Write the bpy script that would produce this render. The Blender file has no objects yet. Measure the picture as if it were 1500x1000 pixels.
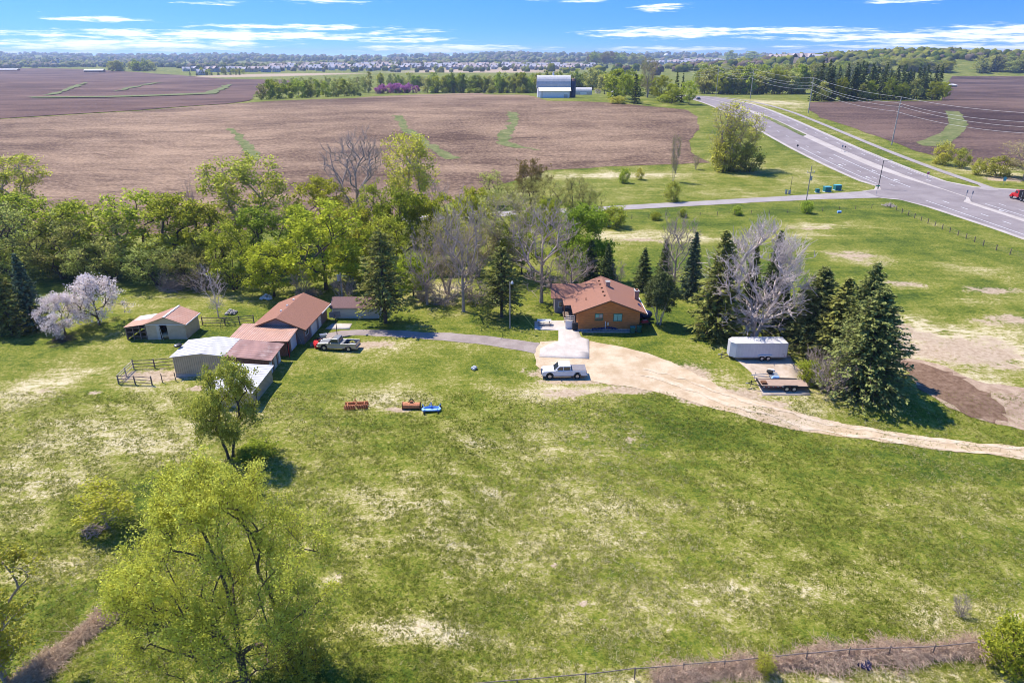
import bpy, math, random
import numpy as np
from mathutils import Vector, Matrix
from mathutils.geometry import delaunay_2d_cdt

sc = bpy.context.scene
C = sc.collection
# ------------------------------------------------------------------ camera, world, sun, exposure
CAM_H = 40.0
PITCH = math.radians(22.68)
cam_d = bpy.data.cameras.new("camera"); cam = bpy.data.objects.new("camera", cam_d); C.objects.link(cam)
cam.location = (0, 0, CAM_H); cam.rotation_euler = (math.radians(90) - PITCH, 0, 0)
cam_d.sensor_width = 36; cam_d.lens = 24; cam_d.clip_start = 0.5; cam_d.clip_end = 60000
sc.camera = cam
SUN_EL, SUN_DIR = math.radians(58), Vector((-0.80, 0.60, 0)).normalized()
sd = bpy.data.lights.new("sun", 'SUN'); sun = bpy.data.objects.new("sun", sd); C.objects.link(sun)
sd.energy = 2.95; sd.angle = math.radians(0.5); sd.color = (1.0, 0.935, 0.83)
to_sun = Vector((SUN_DIR.x * math.cos(SUN_EL), SUN_DIR.y * math.cos(SUN_EL), math.sin(SUN_EL)))
sun.rotation_euler = to_sun.to_track_quat('Z', 'Y').to_euler()
sun.location = (0, 0, 200)
sc.view_settings.view_transform = 'Standard'; sc.view_settings.look = 'None'
sc.view_settings.gamma = 1.0; sc.view_settings.exposure = 1.30; sc.view_settings.use_curve_mapping = False
sc.cycles.max_bounces = 6; sc.cycles.diffuse_bounces = 3; sc.cycles.transmission_bounces = 4
sc.cycles.volume_bounces = 0; sc.cycles.transparent_max_bounces = 8
sc.cycles.use_denoising = True; sc.cycles.filter_width = 0.95
sc.cycles.sample_clamp_indirect = 8

SP, CP = math.sin(PITCH), math.cos(PITCH)

def build_world():
    w = bpy.data.worlds.new("World"); sc.world = w; w.use_nodes = True
    nt = w.node_tree; nt.nodes.clear(); N = nt.nodes.new; L = nt.links.new
    def math_(op, a, b=None, clamp=False):
        n = N('ShaderNodeMath'); n.operation = op; n.use_clamp = clamp
        for i, q in enumerate((a, b)):
            if q is None: continue
            if isinstance(q, (int, float)): n.inputs[i].default_value = q
            else: L(q, n.inputs[i])
        return n.outputs[0]
    tc = N('ShaderNodeTexCoord'); sep = N('ShaderNodeSeparateXYZ'); L(tc.outputs['Generated'], sep.inputs[0])
    x, y, z = sep.outputs
    zc = math_('MAXIMUM', z, 0.0005)
    z2 = math_('POWER', zc, 0.30)                 # lifts the pale horizon band of the clear sky
    comb = N('ShaderNodeCombineXYZ'); L(x, comb.inputs[0]); L(y, comb.inputs[1]); L(z2, comb.inputs[2])
    nrm = N('ShaderNodeVectorMath'); nrm.operation = 'NORMALIZE'; L(comb.outputs[0], nrm.inputs[0])
    sky = N('ShaderNodeTexSky'); sky.sky_type = 'NISHITA'; sky.sun_disc = False
    sky.sun_elevation = SUN_EL; sky.sun_rotation = math.atan2(to_sun.x, to_sun.y)
    sky.air_density = 1.0; sky.dust_density = 0.2; sky.ozone_density = 2.5; sky.altitude = 300
    L(nrm.outputs[0], sky.inputs[0])
    hs = N('ShaderNodeHueSaturation'); hs.inputs['Hue'].default_value = 0.512; hs.inputs['Value'].default_value = 0.78; hs.inputs['Saturation'].default_value = 1.38; L(sky.outputs[0], hs.inputs['Color'])
    # thin stretched clouds low over the horizon
    az = math_('ARCTAN2', x, y); el = math_('ARCSINE', z)
    cv = N('ShaderNodeCombineXYZ'); L(math_('MULTIPLY', az, 24.0), cv.inputs[0]); L(math_('MULTIPLY', el, 300.0), cv.inputs[1])
    n1 = N('ShaderNodeTexNoise'); n1.inputs['Scale'].default_value = 1.0; n1.inputs['Detail'].default_value = 9; n1.inputs['Roughness'].default_value = 0.68
    L(cv.outputs[0], n1.inputs['Vector'])
    wob = math_('MULTIPLY', math_('SUBTRACT', n1.outputs[0], 0.5), 5.2)
    total = None
    for px, py, rx, ry, s in CLOUDS:
        u, v = (px - 750) / 1000, (py - 500) / 1000
        dy, dz = CP - v * SP, -SP - v * CP
        a0 = math.atan2(u, dy); e0 = math.atan2(dz, math.hypot(u, dy)); ra = rx / 1000 * 0.9; re = ry / 1000 * 0.95
        q = math_('ADD', math_('POWER', math_('MULTIPLY', math_('SUBTRACT', az, a0), 1 / ra), 2.0),
                  math_('POWER', math_('MULTIPLY', math_('SUBTRACT', el, e0), 1 / re), 2.0))
        m = math_('MULTIPLY', math_('SUBTRACT', 0.85, q), s * 0.85)
        total = m if total is None else math_('MAXIMUM', total, m)
    total = math_('MAXIMUM', total, -0.9)
    band = math_('MULTIPLY', math_('SUBTRACT', 1.0, math_('MULTIPLY', math_('ABSOLUTE', math_('SUBTRACT', el, 0.02)), 22)), 0.14)
    dens = math_('ADD', math_('ADD', total, wob), band)
    mr = N('ShaderNodeMapRange'); mr.interpolation_type = 'SMOOTHSTEP'; L(dens, mr.inputs[0])
    mr.inputs[1].default_value = -0.1; mr.inputs[2].default_value = 1.15; mr.inputs[3].default_value = 0; mr.inputs[4].default_value = 0.96
    up = math_('GREATER_THAN', z, 0.0)
    fac = math_('MULTIPLY', mr.outputs[0], up)
    mix = N('ShaderNodeMix'); mix.data_type = 'RGBA'; L(fac, mix.inputs[0]); L(hs.outputs[0], mix.inputs[6]); mix.inputs[7].default_value = (4.5, 4.55, 4.65, 1)
    bg = N('ShaderNodeBackground'); bg.inputs[1].default_value = 0.15; L(mix.outputs[2], bg.inputs[0])
    out = N('ShaderNodeOutputWorld'); L(bg.outputs[0], out.inputs[0])

CLOUDS = [(330, 52, 270, 7, 1.0), (190, 66, 200, 9, 1.1), (440, 40, 150, 4, 0.8), (140, 28, 60, 4, 0.9), (60, 78, 110, 5, 0.7), (660, 72, 150, 7, 1.0),
          (590, 59, 80, 4, 0.8), (600, 45, 50, 3, 0.6), (980, 48, 130, 8, 1.1), (1160, 45, 110, 5, 0.9), (968, 11, 40, 6, 1.0), (1390, 54, 200, 8, 1.1), (1480, 44, 110, 7, 1.0),
          (1400, 70, 230, 5, 1.0), (980, 72, 110, 4, 0.9), (1330, 0, 60, 4, 0.7), (850, 0, 60, 3, 0.6), (480, 3, 60, 3, 0.5), (300, 3, 40, 3, 0.4), (1150, 56, 40, 3, 0.5)]
build_world()

# ------------------------------------------------------------------ terrain
def sstep(t):
    t = np.clip(t, 0, 1); return t * t * (3 - 2 * t)

def height(x, y):
    x = np.asarray(x, float); y = np.asarray(y, float)
    g = 0.55 + 0.45 * np.exp(-((x - 40) / 260.0) ** 2)
    up = sstep((y - 205) / 260.0); dn = sstep((y - 480) / 300.0)
    z = 14.0 * up * g * (1 - 0.72 * dn)
    far = sstep((y - 650) / 500.0) * (1 - sstep((y - 3000) / 1500.0))
    z = z + far * (2.6 * np.sin(x / 210.0 + y / 170.0) + 2.2 * np.sin(x / 340.0 - y / 260.0 + 1.0))
    z = z + 34.0 * np.exp(-((x - 980) / 420.0) ** 2 - ((y - 1750) / 330.0) ** 2)
    z = z + 16.0 * np.exp(-((x - 1500) / 500.0) ** 2 - ((y - 1900) / 400.0) ** 2)
    r1 = sstep((y - 3600) / 3400.0)
    z = z + r1 * (31 + 10 * np.sin(x / 900.0 + 0.6) + 7 * np.sin(x / 370.0 + y / 800.0) + 5 * np.sin(x / 140.0 + 2))
    near = 1 - sstep((y - 115) / 60.0)
    bank = -0.9 * sstep((72 - y + 0.10 * x) / 6.0) * sstep((x + 8) / 10.0) * near
    und = near * (0.16 * np.sin(x / 3.7 + y / 5.3) * np.sin(y / 4.1 - x / 9.0) + 0.10 * np.sin(x / 1.9 + 1.3) * np.sin(y / 2.3 + x / 7.0))
    # keep yard around the buildings level
    flat = np.exp(-((x - 3) / 40.0) ** 4 - ((y - 96) / 15.0) ** 4)
    return z + bank + und * (1 - 0.85 * flat)

def H(x, y): return float(height(x, y))

def P(px, py):
    """ground point under a pixel of the 1500 x 1000 photograph"""
    u, v = (px - 750) / 1000.0, (py - 500) / 1000.0
    d = np.array([u, CP - v * SP, -SP - v * CP])
    t = 25.0; prev = t
    while t < 30000:
        q = d * t
        if CAM_H + q[2] < height(q[0], q[1]): break
        prev = t; t *= 1.006
    lo, hi = prev, t
    for _ in range(30):
        m = (lo + hi) / 2; q = d * m
        if CAM_H + q[2] < height(q[0], q[1]): hi = m
        else: lo = m
    q = d * hi
    return Vector((q[0], q[1], H(q[0], q[1])))

def z_at(y, py):
    v = (py - 500) / 1000.0
    return CAM_H + y * (-SP - v * CP) / (CP - v * SP)

def px_m(p):
    """metres per photo pixel at a point"""
    d = p.y * CP + (CAM_H - p.z) * SP
    return d / 1000.0

# ------------------------------------------------------------------ helpers
def tag(o, label=None, cat=None, group=None, kind=None):
    if label: o['label'] = label
    if cat: o['category'] = cat
    if group: o['group'] = group
    if kind: o['kind'] = kind
    return o

def empty(name, loc=(0, 0, 0), rz=0.0, label=None, cat=None, group=None):
    o = bpy.data.objects.new(name, None); C.objects.link(o)
    o.location = loc; o.rotation_euler = (0, 0, rz); o.empty_display_size = 0.3
    return tag(o, label, cat, group)

def mesh_np(name, v, faces, mats, mi=None, tint=None, smooth=False):
    """faces: list of int arrays (n,k)"""
    me = bpy.data.meshes.new(name)
    v = np.asarray(v, np.float32)
    me.vertices.add(len(v)); me.vertices.foreach_set('co', v.ravel())
    tot = [f.shape[1] for f in faces for _ in range(len(f))]
    loops = np.concatenate([f.ravel() for f in faces]).astype(np.int32)
    tot = np.array(tot, np.int32); st = np.concatenate(([0], np.cumsum(tot)[:-1])).astype(np.int32)
    me.loops.add(len(loops)); me.loops.foreach_set('vertex_index', loops)
    me.polygons.add(len(tot)); me.polygons.foreach_set('loop_start', st); me.polygons.foreach_set('loop_total', tot)
    for m in (mats if isinstance(mats, (list, tuple)) else [mats]): me.materials.append(m)
    if mi is not None: me.polygons.foreach_set('material_index', np.asarray(mi, np.int32))
    if smooth: me.polygons.foreach_set('use_smooth', np.ones(len(tot), bool))
    if tint is not None:
        a = me.attributes.new('tint', 'FLOAT', 'POINT'); a.data.foreach_set('value', np.asarray(tint, np.float32))
    me.update(calc_edges=True)
    return me

def link(name, me, parent=None, loc=None):
    o = bpy.data.objects.new(name, me); C.objects.link(o)
    if parent is not None: o.parent = parent
    if loc is not None: o.location = loc
    return o

class MB:
    """collects boxes, prisms, tubes; builds ONE mesh object"""
    def __init__(s): s.v = []; s.f = []; s.m = []; s.mats = []
    def mi(s, m):
        if m not in s.mats: s.mats.append(m)
        return s.mats.index(m)
    def poly(s, pts, faces, m):
        b = len(s.v); s.v += [tuple(p) for p in pts]; k = s.mi(m)
        for f in faces: s.f.append([b + i for i in f]); s.m.append(k)
    def box(s, x0, x1, y0, y1, z0, z1, m):
        s.poly([(x0, y0, z0), (x1, y0, z0), (x1, y1, z0), (x0, y1, z0), (x0, y0, z1), (x1, y0, z1), (x1, y1, z1), (x0, y1, z1)],
               [(0, 3, 2, 1), (4, 5, 6, 7), (0, 1, 5, 4), (1, 2, 6, 5), (2, 3, 7, 6), (3, 0, 4, 7)], m)
    def prism(s, prof, axis, a0, a1, m):
        """prof: 2-D outline (counter-clockwise), swept along axis 'x','y' or 'z' from a0 to a1"""
        n = len(prof); pts = []
        for a in (a0, a1):
            for (p, q) in prof:
                pts.append((a, p, q) if axis == 'x' else (p, a, q) if axis == 'y' else (p, q, a))
        fs = [tuple(range(n - 1, -1, -1)), tuple(range(n, 2 * n))] + [(i, (i + 1) % n, n + (i + 1) % n, n + i) for i in range(n)]
        s.poly(pts, fs, m)
    def slab(s, quad, t, m):
        """quad of four 3-D points given a thickness t downwards"""
        pts = [Vector(p) for p in quad] + [Vector(p) - Vector((0, 0, t)) for p in quad]
        s.poly(pts, [(0, 1, 2, 3), (7, 6, 5, 4), (0, 4, 5, 1), (1, 5, 6, 2), (2, 6, 7, 3), (3, 7, 4, 0)], m)
    def tube(s, pts, r, m, n=6, r1=None, cap=True):
        pts = [Vector(p) for p in pts]; k = len(pts); b = []
        for i, p in enumerate(pts):
            d = (pts[min(i + 1, k - 1)] - pts[max(i - 1, 0)]).normalized()
            a = d.orthogonal().normalized(); c = d.cross(a)
            rr = r if r1 is None else r + (r1 - r) * i / max(1, k - 1)
            b += [p + (a * math.cos(2 * math.pi * j / n) + c * math.sin(2 * math.pi * j / n)) * rr for j in range(n)]
        fs = [(i * n + j, i * n + (j + 1) % n, (i + 1) * n + (j + 1) % n, (i + 1) * n + j) for i in range(k - 1) for j in range(n)]
        if cap: fs += [tuple(range(n - 1, -1, -1)), tuple((k - 1) * n + j for j in range(n))]
        s.poly(b, fs, m)
    def wheel(s, x, y, z, r, w, m, n=18):
        s.tube([(x, y - w / 2, z), (x, y + w / 2, z)], r, m, n)
    def ball(s, c, r, m, n=10, k=7, sz=1.0):
        pts = []; 
        for i in range(k + 1):
            t = math.pi * i / k
            for j in range(n): pts.append((c[0] + r * math.sin(t) * math.cos(2 * math.pi * j / n), c[1] + r * math.sin(t) * math.sin(2 * math.pi * j / n), c[2] + sz * r * math.cos(t)))
        s.poly(pts, [(i * n + j, (i + 1) * n + j, (i + 1) * n + (j + 1) % n, i * n + (j + 1) % n) for i in range(k) for j in range(n)], m)
    def build(s, name, parent=None, bevel=0.0, smooth=False):
        me = bpy.data.meshes.new(name); me.from_pydata(s.v, [], s.f)
        for m in s.mats: me.materials.append(m)
        me.polygons.foreach_set('material_index', s.m)
        if smooth: me.polygons.foreach_set('use_smooth', [True] * len(s.f))
        me.update(); o = link(name, me, parent)
        if bevel:
            b = o.modifiers.new('bevel', 'BEVEL'); b.width = bevel; b.segments = 2; b.limit_method = 'ANGLE'; b.angle_limit = math.radians(35)
        return o

def copy_thing(src, loc, rz=None, scale=None, label=None, group=None, cat=None):
    r = src.copy(); C.objects.link(r); r.location = loc
    if rz is not None: r.rotation_euler = (0, 0, rz)
    if scale is not None: r.scale = scale
    tag(r, label, cat, group)
    for ch in list(src.children):
        c = ch.copy(); C.objects.link(c); c.parent = r
        for g in list(ch.children):
            d = g.copy(); C.objects.link(d); d.parent = c
    return r

# ------------------------------------------------------------------ materials
class NT:
    def __init__(s, name):
        s.m = bpy.data.materials.new(name); s.m.use_nodes = True; s.t = s.m.node_tree; s.t.nodes.clear()
        s.out = s.N('ShaderNodeOutputMaterial')
    def N(s, t): return s.t.nodes.new(t)
    def L(s, a, b): s.t.links.new(a, b)
    def put(s, sock, q):
        if q is None: return
        if hasattr(q, 'is_output'): s.L(q, sock)
        elif isinstance(q, (tuple, list)): sock.default_value = (*q, 1.0) if len(q) == 3 and len(sock.default_value) == 4 else q
        else: sock.default_value = q
    def math(s, op, a, b=None, clamp=False):
        n = s.N('ShaderNodeMath'); n.operation = op; n.use_clamp = clamp; s.put(n.inputs[0], a)
        if b is not None: s.put(n.inputs[1], b)
        return n.outputs[0]
    def pos(s): return s.N('ShaderNodeNewGeometry').outputs['Position']
    def objco(s): return s.N('ShaderNodeTexCoord').outputs['Object']
    def scale(s, v, xyz):
        n = s.N('ShaderNodeVectorMath'); n.operation = 'MULTIPLY'; s.L(v, n.inputs[0]); n.inputs[1].default_value = xyz; return n.outputs[0]
    def noise(s, v, sc_=1.0, det=4, rough=0.55, dist=0.0):
        n = s.N('ShaderNodeTexNoise'); s.L(v, n.inputs['Vector']); n.inputs['Scale'].default_value = sc_; n.inputs['Detail'].default_value = det
        n.inputs['Roughness'].default_value = rough; n.inputs['Distortion'].default_value = dist; return n.outputs[0]
    def ramp(s, v, a, b, lo=0.0, hi=1.0):
        n = s.N('ShaderNodeMapRange'); n.interpolation_type = 'SMOOTHSTEP'; s.put(n.inputs[0], v)
        n.inputs[1].default_value = a; n.inputs[2].default_value = b; n.inputs[3].default_value = lo; n.inputs[4].default_value = hi; return n.outputs[0]
    def mix(s, f, a, b, mode='MIX'):
        n = s.N('ShaderNodeMix'); n.data_type = 'RGBA'; n.blend_type = mode; s.put(n.inputs[0], f); s.put(n.inputs[6], a); s.put(n.inputs[7], b); return n.outputs[2]
    def attr(s, name, fac=True):
        n = s.N('ShaderNodeAttribute'); n.attribute_name = name; return n.outputs['Fac' if fac else 'Color']
    def bump(s, h, strength=0.3, dist=0.1):
        n = s.N('ShaderNodeBump'); n.inputs['Strength'].default_value = strength; n.inputs['Distance'].default_value = dist; s.L(h, n.inputs['Height']); return n.outputs[0]
    def bsdf(s, col, rough=0.8, metal=0.0, nrm=None, spec=0.3):
        n = s.N('ShaderNodeBsdfPrincipled'); s.put(n.inputs['Base Color'], col); s.put(n.inputs['Roughness'], rough); s.put(n.inputs['Metallic'], metal)
        n.inputs['Specular IOR Level'].default_value = spec
        if nrm is not None: s.L(nrm, n.inputs['Normal'])
        s.L(n.outputs[0], s.out.inputs[0]); return n

def mat(name, col, rough=0.7, var=0.15, sc_=3.0, metal=0.0, bump=0.0, spec=0.3, stretch=(1, 1, 1), dirt=None):
    t = NT(name); v = t.scale(t.objco(), stretch)
    n = t.noise(v, sc_, 5, 0.6)
    a = tuple(min(1, c * (1 - var)) for c in col); b = tuple(min(1, c * (1 + var)) for c in col)
    c = t.mix(t.ramp(n, 0.3, 0.7), a, b)
    if dirt:
        n2 = t.noise(t.objco(), 0.9, 6, 0.65)
        c = t.mix(t.ramp(n2, 0.48, 0.72, 0, 0.7), c, dirt)
    t.bsdf(c, rough, metal, t.bump(n, bump, 0.03) if bump else None, spec)
    return t.m

def leaf_mat(name, dark, light, trans=0.4, hue=0.02, val=0.25):
    t = NT(name); c = t.mix(t.attr('tint'), dark, light)
    oi = t.N('ShaderNodeObjectInfo').outputs['Random']
    hs = t.N('ShaderNodeHueSaturation'); t.L(c, hs.inputs['Color'])
    t.L(t.math('ADD', t.math('MULTIPLY', oi, 2 * hue), 0.5 - hue), hs.inputs['Hue'])
    t.L(t.math('ADD', t.math('MULTIPLY', t.math('FRACT', t.math('MULTIPLY', oi, 7.31)), 2 * val), 1 - val), hs.inputs['Value'])
    d = t.N('ShaderNodeBsdfDiffuse'); t.L(hs.outputs[0], d.inputs[0])
    tr = t.N('ShaderNodeBsdfTranslucent'); t.L(hs.outputs[0], tr.inputs[0])
    mx = t.N('ShaderNodeMixShader'); mx.inputs[0].default_value = trans; t.L(d.outputs[0], mx.inputs[1]); t.L(tr.outputs[0], mx.inputs[2])
    t.L(mx.outputs[0], t.out.inputs[0]); return t.m

def build_ground_mat():
    t = NT('meadow_ground'); p = t.pos()
    cd = t.attr('mask', False); sp = t.N('ShaderNodeSeparateColor'); t.L(cd, sp.inputs[0]); dry, bare, lush = sp.outputs
    big = t.noise(p, 0.035, 5, 0.6); mid = t.noise(p, 0.28, 5, 0.62); fine = t.noise(p, 1.7, 4, 0.7); tiny = t.noise(p, 5.5, 3, 0.65)
    streak = t.noise(t.scale(p, (0.30, 0.95, 0.5)), 1.0, 6, 0.68, 0.8)
    def wsum(*pairs):
        o = None
        for v, k in pairs:
            q = t.math('MULTIPLY', t.math('SUBTRACT', v, 0.5), k); o = q if o is None else t.math('ADD', o, q)
        return o
    sv = wsum((big, 0.5), (t.noise(t.scale(p, (0.03, 0.7, 0.3)), 1.0, 3, 0.6), 0.4), (t.noise(p, 0.10, 4, 0.6), 0.85), (mid, 0.55), (fine, 1.15), (tiny, 1.0))
    sv = t.math('ADD', sv, t.math('MULTIPLY', wsum((streak, 3.2)), t.math('MULTIPLY', dry, dry)))
    sv = t.math('ADD', sv, t.math('ADD', t.math('MULTIPLY', dry, 0.52), 0.40)); sv = t.math('SUBTRACT', sv, t.math('MULTIPLY', lush, 0.27))
    cr = t.N('ShaderNodeValToRGB'); t.L(sv, cr.inputs[0]); e = cr.color_ramp.elements
    for i, (pos_, col) in enumerate(((0.0, (0.036, 0.066, 0.008)), (0.25, (0.098, 0.130, 0.014)), (0.44, (0.168, 0.180, 0.022)), (0.60, (0.240, 0.226, 0.056)), (0.76, (0.375, 0.322, 0.140)), (1.0, (0.56, 0.475, 0.30)))):
        el_ = e[i] if i < 2 else e.new(pos_); el_.position = pos_; el_.color = (*col, 1)
    g = cr.outputs[0]
    bm = t.math('ADD', t.math('SUBTRACT', t.math('MULTIPLY', bare, 1.5), 0.62), t.math('ADD', t.math('MULTIPLY', t.math('SUBTRACT', mid, 0.5), 1.5), t.math('MULTIPLY', t.math('SUBTRACT', fine, 0.5), 1.1)))
    dirt = t.mix(t.ramp(fine, 0.3, 0.7), (0.33, 0.235, 0.150), (0.49, 0.38, 0.27))
    g = t.mix(t.ramp(bm, -0.05, 0.3, 0, 0.95), g, dirt)
    h = t.math('ADD', t.math('MULTIPLY', fine, 0.7), t.math('MULTIPLY', tiny, 0.4))
    t.bsdf(g, 0.95, 0, t.bump(h, 0.7, 0.3), 0.1)
    return t.m

def build_field_mat(name, soil, residue, rows=(0.05, 0.9), warp=0.6, amt=0.6):
    t = NT(name); p = t.pos()
    w = t.noise(p, 0.012, 3, 0.5)
    wv = t.N('ShaderNodeCombineXYZ'); t.L(t.math('MULTIPLY', w, 40.0 * warp), wv.inputs[1])
    ad = t.N('ShaderNodeVectorMath'); ad.operation = 'ADD'; t.L(p, ad.inputs[0]); t.L(wv.outputs[0], ad.inputs[1]); q = ad.outputs[0]
    stripe = t.noise(t.scale(q, (rows[0], rows[1], 0.3)), 0.45, 6, 0.72)
    wide = t.noise(t.scale(q, (0.010, 0.055, 0.02)), 1.0, 4, 0.6)
    bigp = t.noise(p, 0.009, 5, 0.6)
    fine = t.noise(p, 0.8, 5, 0.8)
    f = t.math('ADD', t.math('MULTIPLY', stripe, 1.1), t.math('ADD', t.math('MULTIPLY', wide, 1.3), t.math('ADD', t.math('MULTIPLY', bigp, 2.4), t.math('MULTIPLY', fine, 2.3))))
    c = t.mix(t.ramp(f, 2.95, 4.3, 0, 1), soil, residue)
    c = t.mix(t.ramp(fine, 0.5, 0.75, 0, amt * 0.5), c, tuple(min(1, k * 1.35) for k in residue))
    c = t.mix(t.ramp(stripe, 0.44, 0.3, 0, 0.5), c, tuple(k * 0.6 for k in soil))
    t.bsdf(c, 0.95, 0, t.bump(t.math('ADD', stripe, t.math('MULTIPLY', fine, 0.5)), 0.5, 0.3), 0.1)
    return t.m

def build_surface_mat(name, a, b, sc_=0.6, track=None, rough=0.9, spots=None):
    t = NT(name); p = t.pos()
    n = t.noise(p, sc_, 6, 0.68); f = t.noise(p, 4.5, 4, 0.7)
    c = t.mix(t.ramp(n, 0.32, 0.68), a, b)
    c = t.mix(t.ramp(f, 0.42, 0.75, 0, 0.35), c, tuple(k * 0.72 for k in a))
    if spots: c = t.mix(t.ramp(t.noise(p, 0.35, 5, 0.7), 0.55, 0.7, 0, 0.7), c, spots)
    t.bsdf(c, rough, 0, t.bump(f, 0.35, 0.04), 0.15)
    return t.m

M = {}
M['ground'] = build_ground_mat()
M['field'] = build_field_mat('stubble_field', (0.080, 0.046, 0.030), (0.355, 0.240, 0.150), (0.12, 0.9), 1.6)
M['field_far'] = build_field_mat('dark_soil_field', (0.074, 0.041, 0.033), (0.20, 0.122, 0.088), (0.03, 0.35), 1.2, 0.4)
M['field_right'] = build_field_mat('tilled_dark_soil', (0.052, 0.031, 0.027), (0.20, 0.128, 0.094), (0.06, 0.6), 1.0, 0.4)
M['waterway'] = build_surface_mat('waterway_grass', (0.095, 0.122, 0.028), (0.200, 0.200, 0.074), 0.25, spots=(0.30, 0.26, 0.12))
M['pale_strip'] = build_surface_mat('pale_stubble', (0.33, 0.25, 0.17), (0.44, 0.34, 0.24), 0.1)
M['asphalt'] = build_surface_mat('aged_asphalt', (0.215, 0.180, 0.172), (0.285, 0.245, 0.232), 0.12)
M['shoulder'] = build_surface_mat('pale_concrete', (0.40, 0.345, 0.30), (0.48, 0.425, 0.375), 0.2)
M['path'] = build_surface_mat('path_asphalt', (0.30, 0.26, 0.24), (0.37, 0.325, 0.30), 0.2)
M['paint'] = mat('road_paint', (0.70, 0.69, 0.66), 0.6, 0.08)
M['gravel'] = build_surface_mat('sandy_gravel', (0.43, 0.31, 0.185), (0.59, 0.47, 0.325), 0.3, spots=(0.36, 0.25, 0.15))
M['drive'] = build_surface_mat('worn_asphalt_drive', (0.25, 0.20, 0.175), (0.34, 0.28, 0.245), 0.35)
M['concrete'] = build_surface_mat('clean_concrete', (0.47, 0.405, 0.345), (0.58, 0.51, 0.44), 0.5)
M['tilled'] = build_surface_mat('fresh_tilled_soil', (0.125, 0.072, 0.042), (0.235, 0.150, 0.098), 1.6, spots=(0.30, 0.205, 0.14))
M['tilled_pale'] = build_surface_mat('dry_tilled_soil', (0.30, 0.205, 0.135), (0.45, 0.335, 0.235), 0.9, spots=(0.21, 0.135, 0.085))

# ------------------------------------------------------------------ ground sheet
def patch_value(X, Y, lst):
    out = np.zeros_like(X)
    for px, py, rx, ry, a in lst:
        c = P(px, py); k = px_m(c); sx = rx * k
        y1 = P(px, min(py + ry, 1400)); sy = max(abs(c.y - y1.y), 0.5)
        out = np.maximum(out, a * np.exp(-((X - c.x) / sx) ** 2 - ((Y - c.y) / sy) ** 2))
    return out

DRY = [(60, 570, 60, 35, .95), (150, 640, 170, 80, .66), (60, 700, 130, 75, .72), (270, 640, 60, 60, .62), (90, 830, 90, 40, .62), (120, 545, 60, 15, .8), (250, 440, 90, 20, .3),
       (760, 760, 520, 160, .42), (720, 725, 55, 16, .85), (620, 922, 120, 22, .95), (860, 650, 140, 35, .66), (935, 640, 25, 22, .95), (560, 750, 150, 90, .55), (490, 845, 22, 10, .9),
       (1050, 880, 320, 60, .52), (1400, 900, 120, 60, .62), (570, 590, 70, 20, .75), (840, 572, 90, 15, .9), (560, 510, 80, 14, .75), (700, 560, 60, 20, .45),
       (1400, 505, 150, 50, 1.25), (1330, 470, 60, 20, 1.1), (1480, 520, 80, 40, 1.2), (1250, 375, 60, 14, .8), (1330, 420, 60, 9, .6), (950, 345, 130, 10, .85), (1200, 332, 80, 6, .9), (1000, 350, 100, 6, .9), (1150, 345, 120, 6, .8), (1420, 440, 60, 8, .7), (1440, 395, 60, 8, .5),
       (880, 257, 180, 5, .95), (980, 285, 200, 14, .5), (1180, 262, 60, 12, .5), (1130, 150, 70, 7, .9), (1300, 195, 100, 6, .5), (1160, 250, 90, 30, .45), (320, 610, 60, 30, .5), (200, 555, 60, 20, .75),
       (1150, 575, 90, 60, .5), (1050, 560, 60, 20, .7), (640, 430, 80, 20, .6), (1450, 252, 50, 12, .9), (1430, 560, 60, 20, .9), (800, 985, 400, 12, .5), (1250, 988, 260, 22, 1.0), (950, 1000, 120, 14, .8)]
BARE = [(1400, 512, 140, 42, .72), (920, 572, 70, 10, .66), (1390, 505, 110, 34, .62), (1480, 470, 70, 16, .6), (1325, 480, 30, 18, .6), (1300, 455, 30, 6, .55), (1290, 385, 40, 8, .5), (850, 548, 90, 20, .9), (960, 545, 110, 28, .85), (1060, 580, 90, 22, .8), (1165, 545, 22, 40, .7), (60, 572, 25, 14, .55), (545, 505, 50, 8, .7), (585, 600, 22, 4, .95), (925, 645, 16, 14, .6),
        (290, 568, 22, 6, .85), (240, 550, 50, 14, .75), (190, 550, 25, 10, .8), (810, 828, 8, 4, .9), (853, 884, 10, 4, .9), (882, 908, 8, 4, .9), (1250, 375, 50, 11, .66), (1320, 415, 50, 8, .6), (1450, 425, 70, 8, .6), (940, 352, 90, 5, .6), (1180, 334, 90, 4, .6), (620, 920, 50, 10, .5), (400, 110, 170, 3, .9), (700, 105, 170, 2.2, .8),
        (830, 575, 60, 12, .7), (1120, 590, 60, 10, .7), (500, 489, 30, 5, .7), (490, 845, 12, 5, .6), (140, 575, 20, 6, .6), (20, 660, 26, 8, .4), (560, 590, 40, 12, .45), (860, 640, 12, 8, .5), (1470, 262, 35, 5, .9), (1393, 888, 10, 8, .6)]
LUSH = [(1250, 350, 320, 40, .45), (1150, 400, 260, 40, .75), (980, 290, 220, 22, .55), (1130, 300, 260, 30, .55), (1180, 232, 100, 40, .5), (1350, 440, 160, 14, .6), (1000, 640, 230, 24, .95), (1200, 690, 330, 22, .7), (250, 740, 120, 60, .8), (1330, 420, 150, 20, .7), (1180, 370, 100, 14, .7), (950, 390, 60, 20, .6), (480, 470, 200, 20, .5), (180, 400, 200, 25, .9), (1000, 470, 60, 20, .6),
        (1200, 225, 90, 28, .75), (1050, 330, 180, 8, .6), (560, 980, 160, 30, .8), (1000, 290, 180, 12, .35), (370, 700, 60, 40, .7), (300, 490, 60, 14, .5), (1330, 300, 60, 14, .6)]

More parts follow.
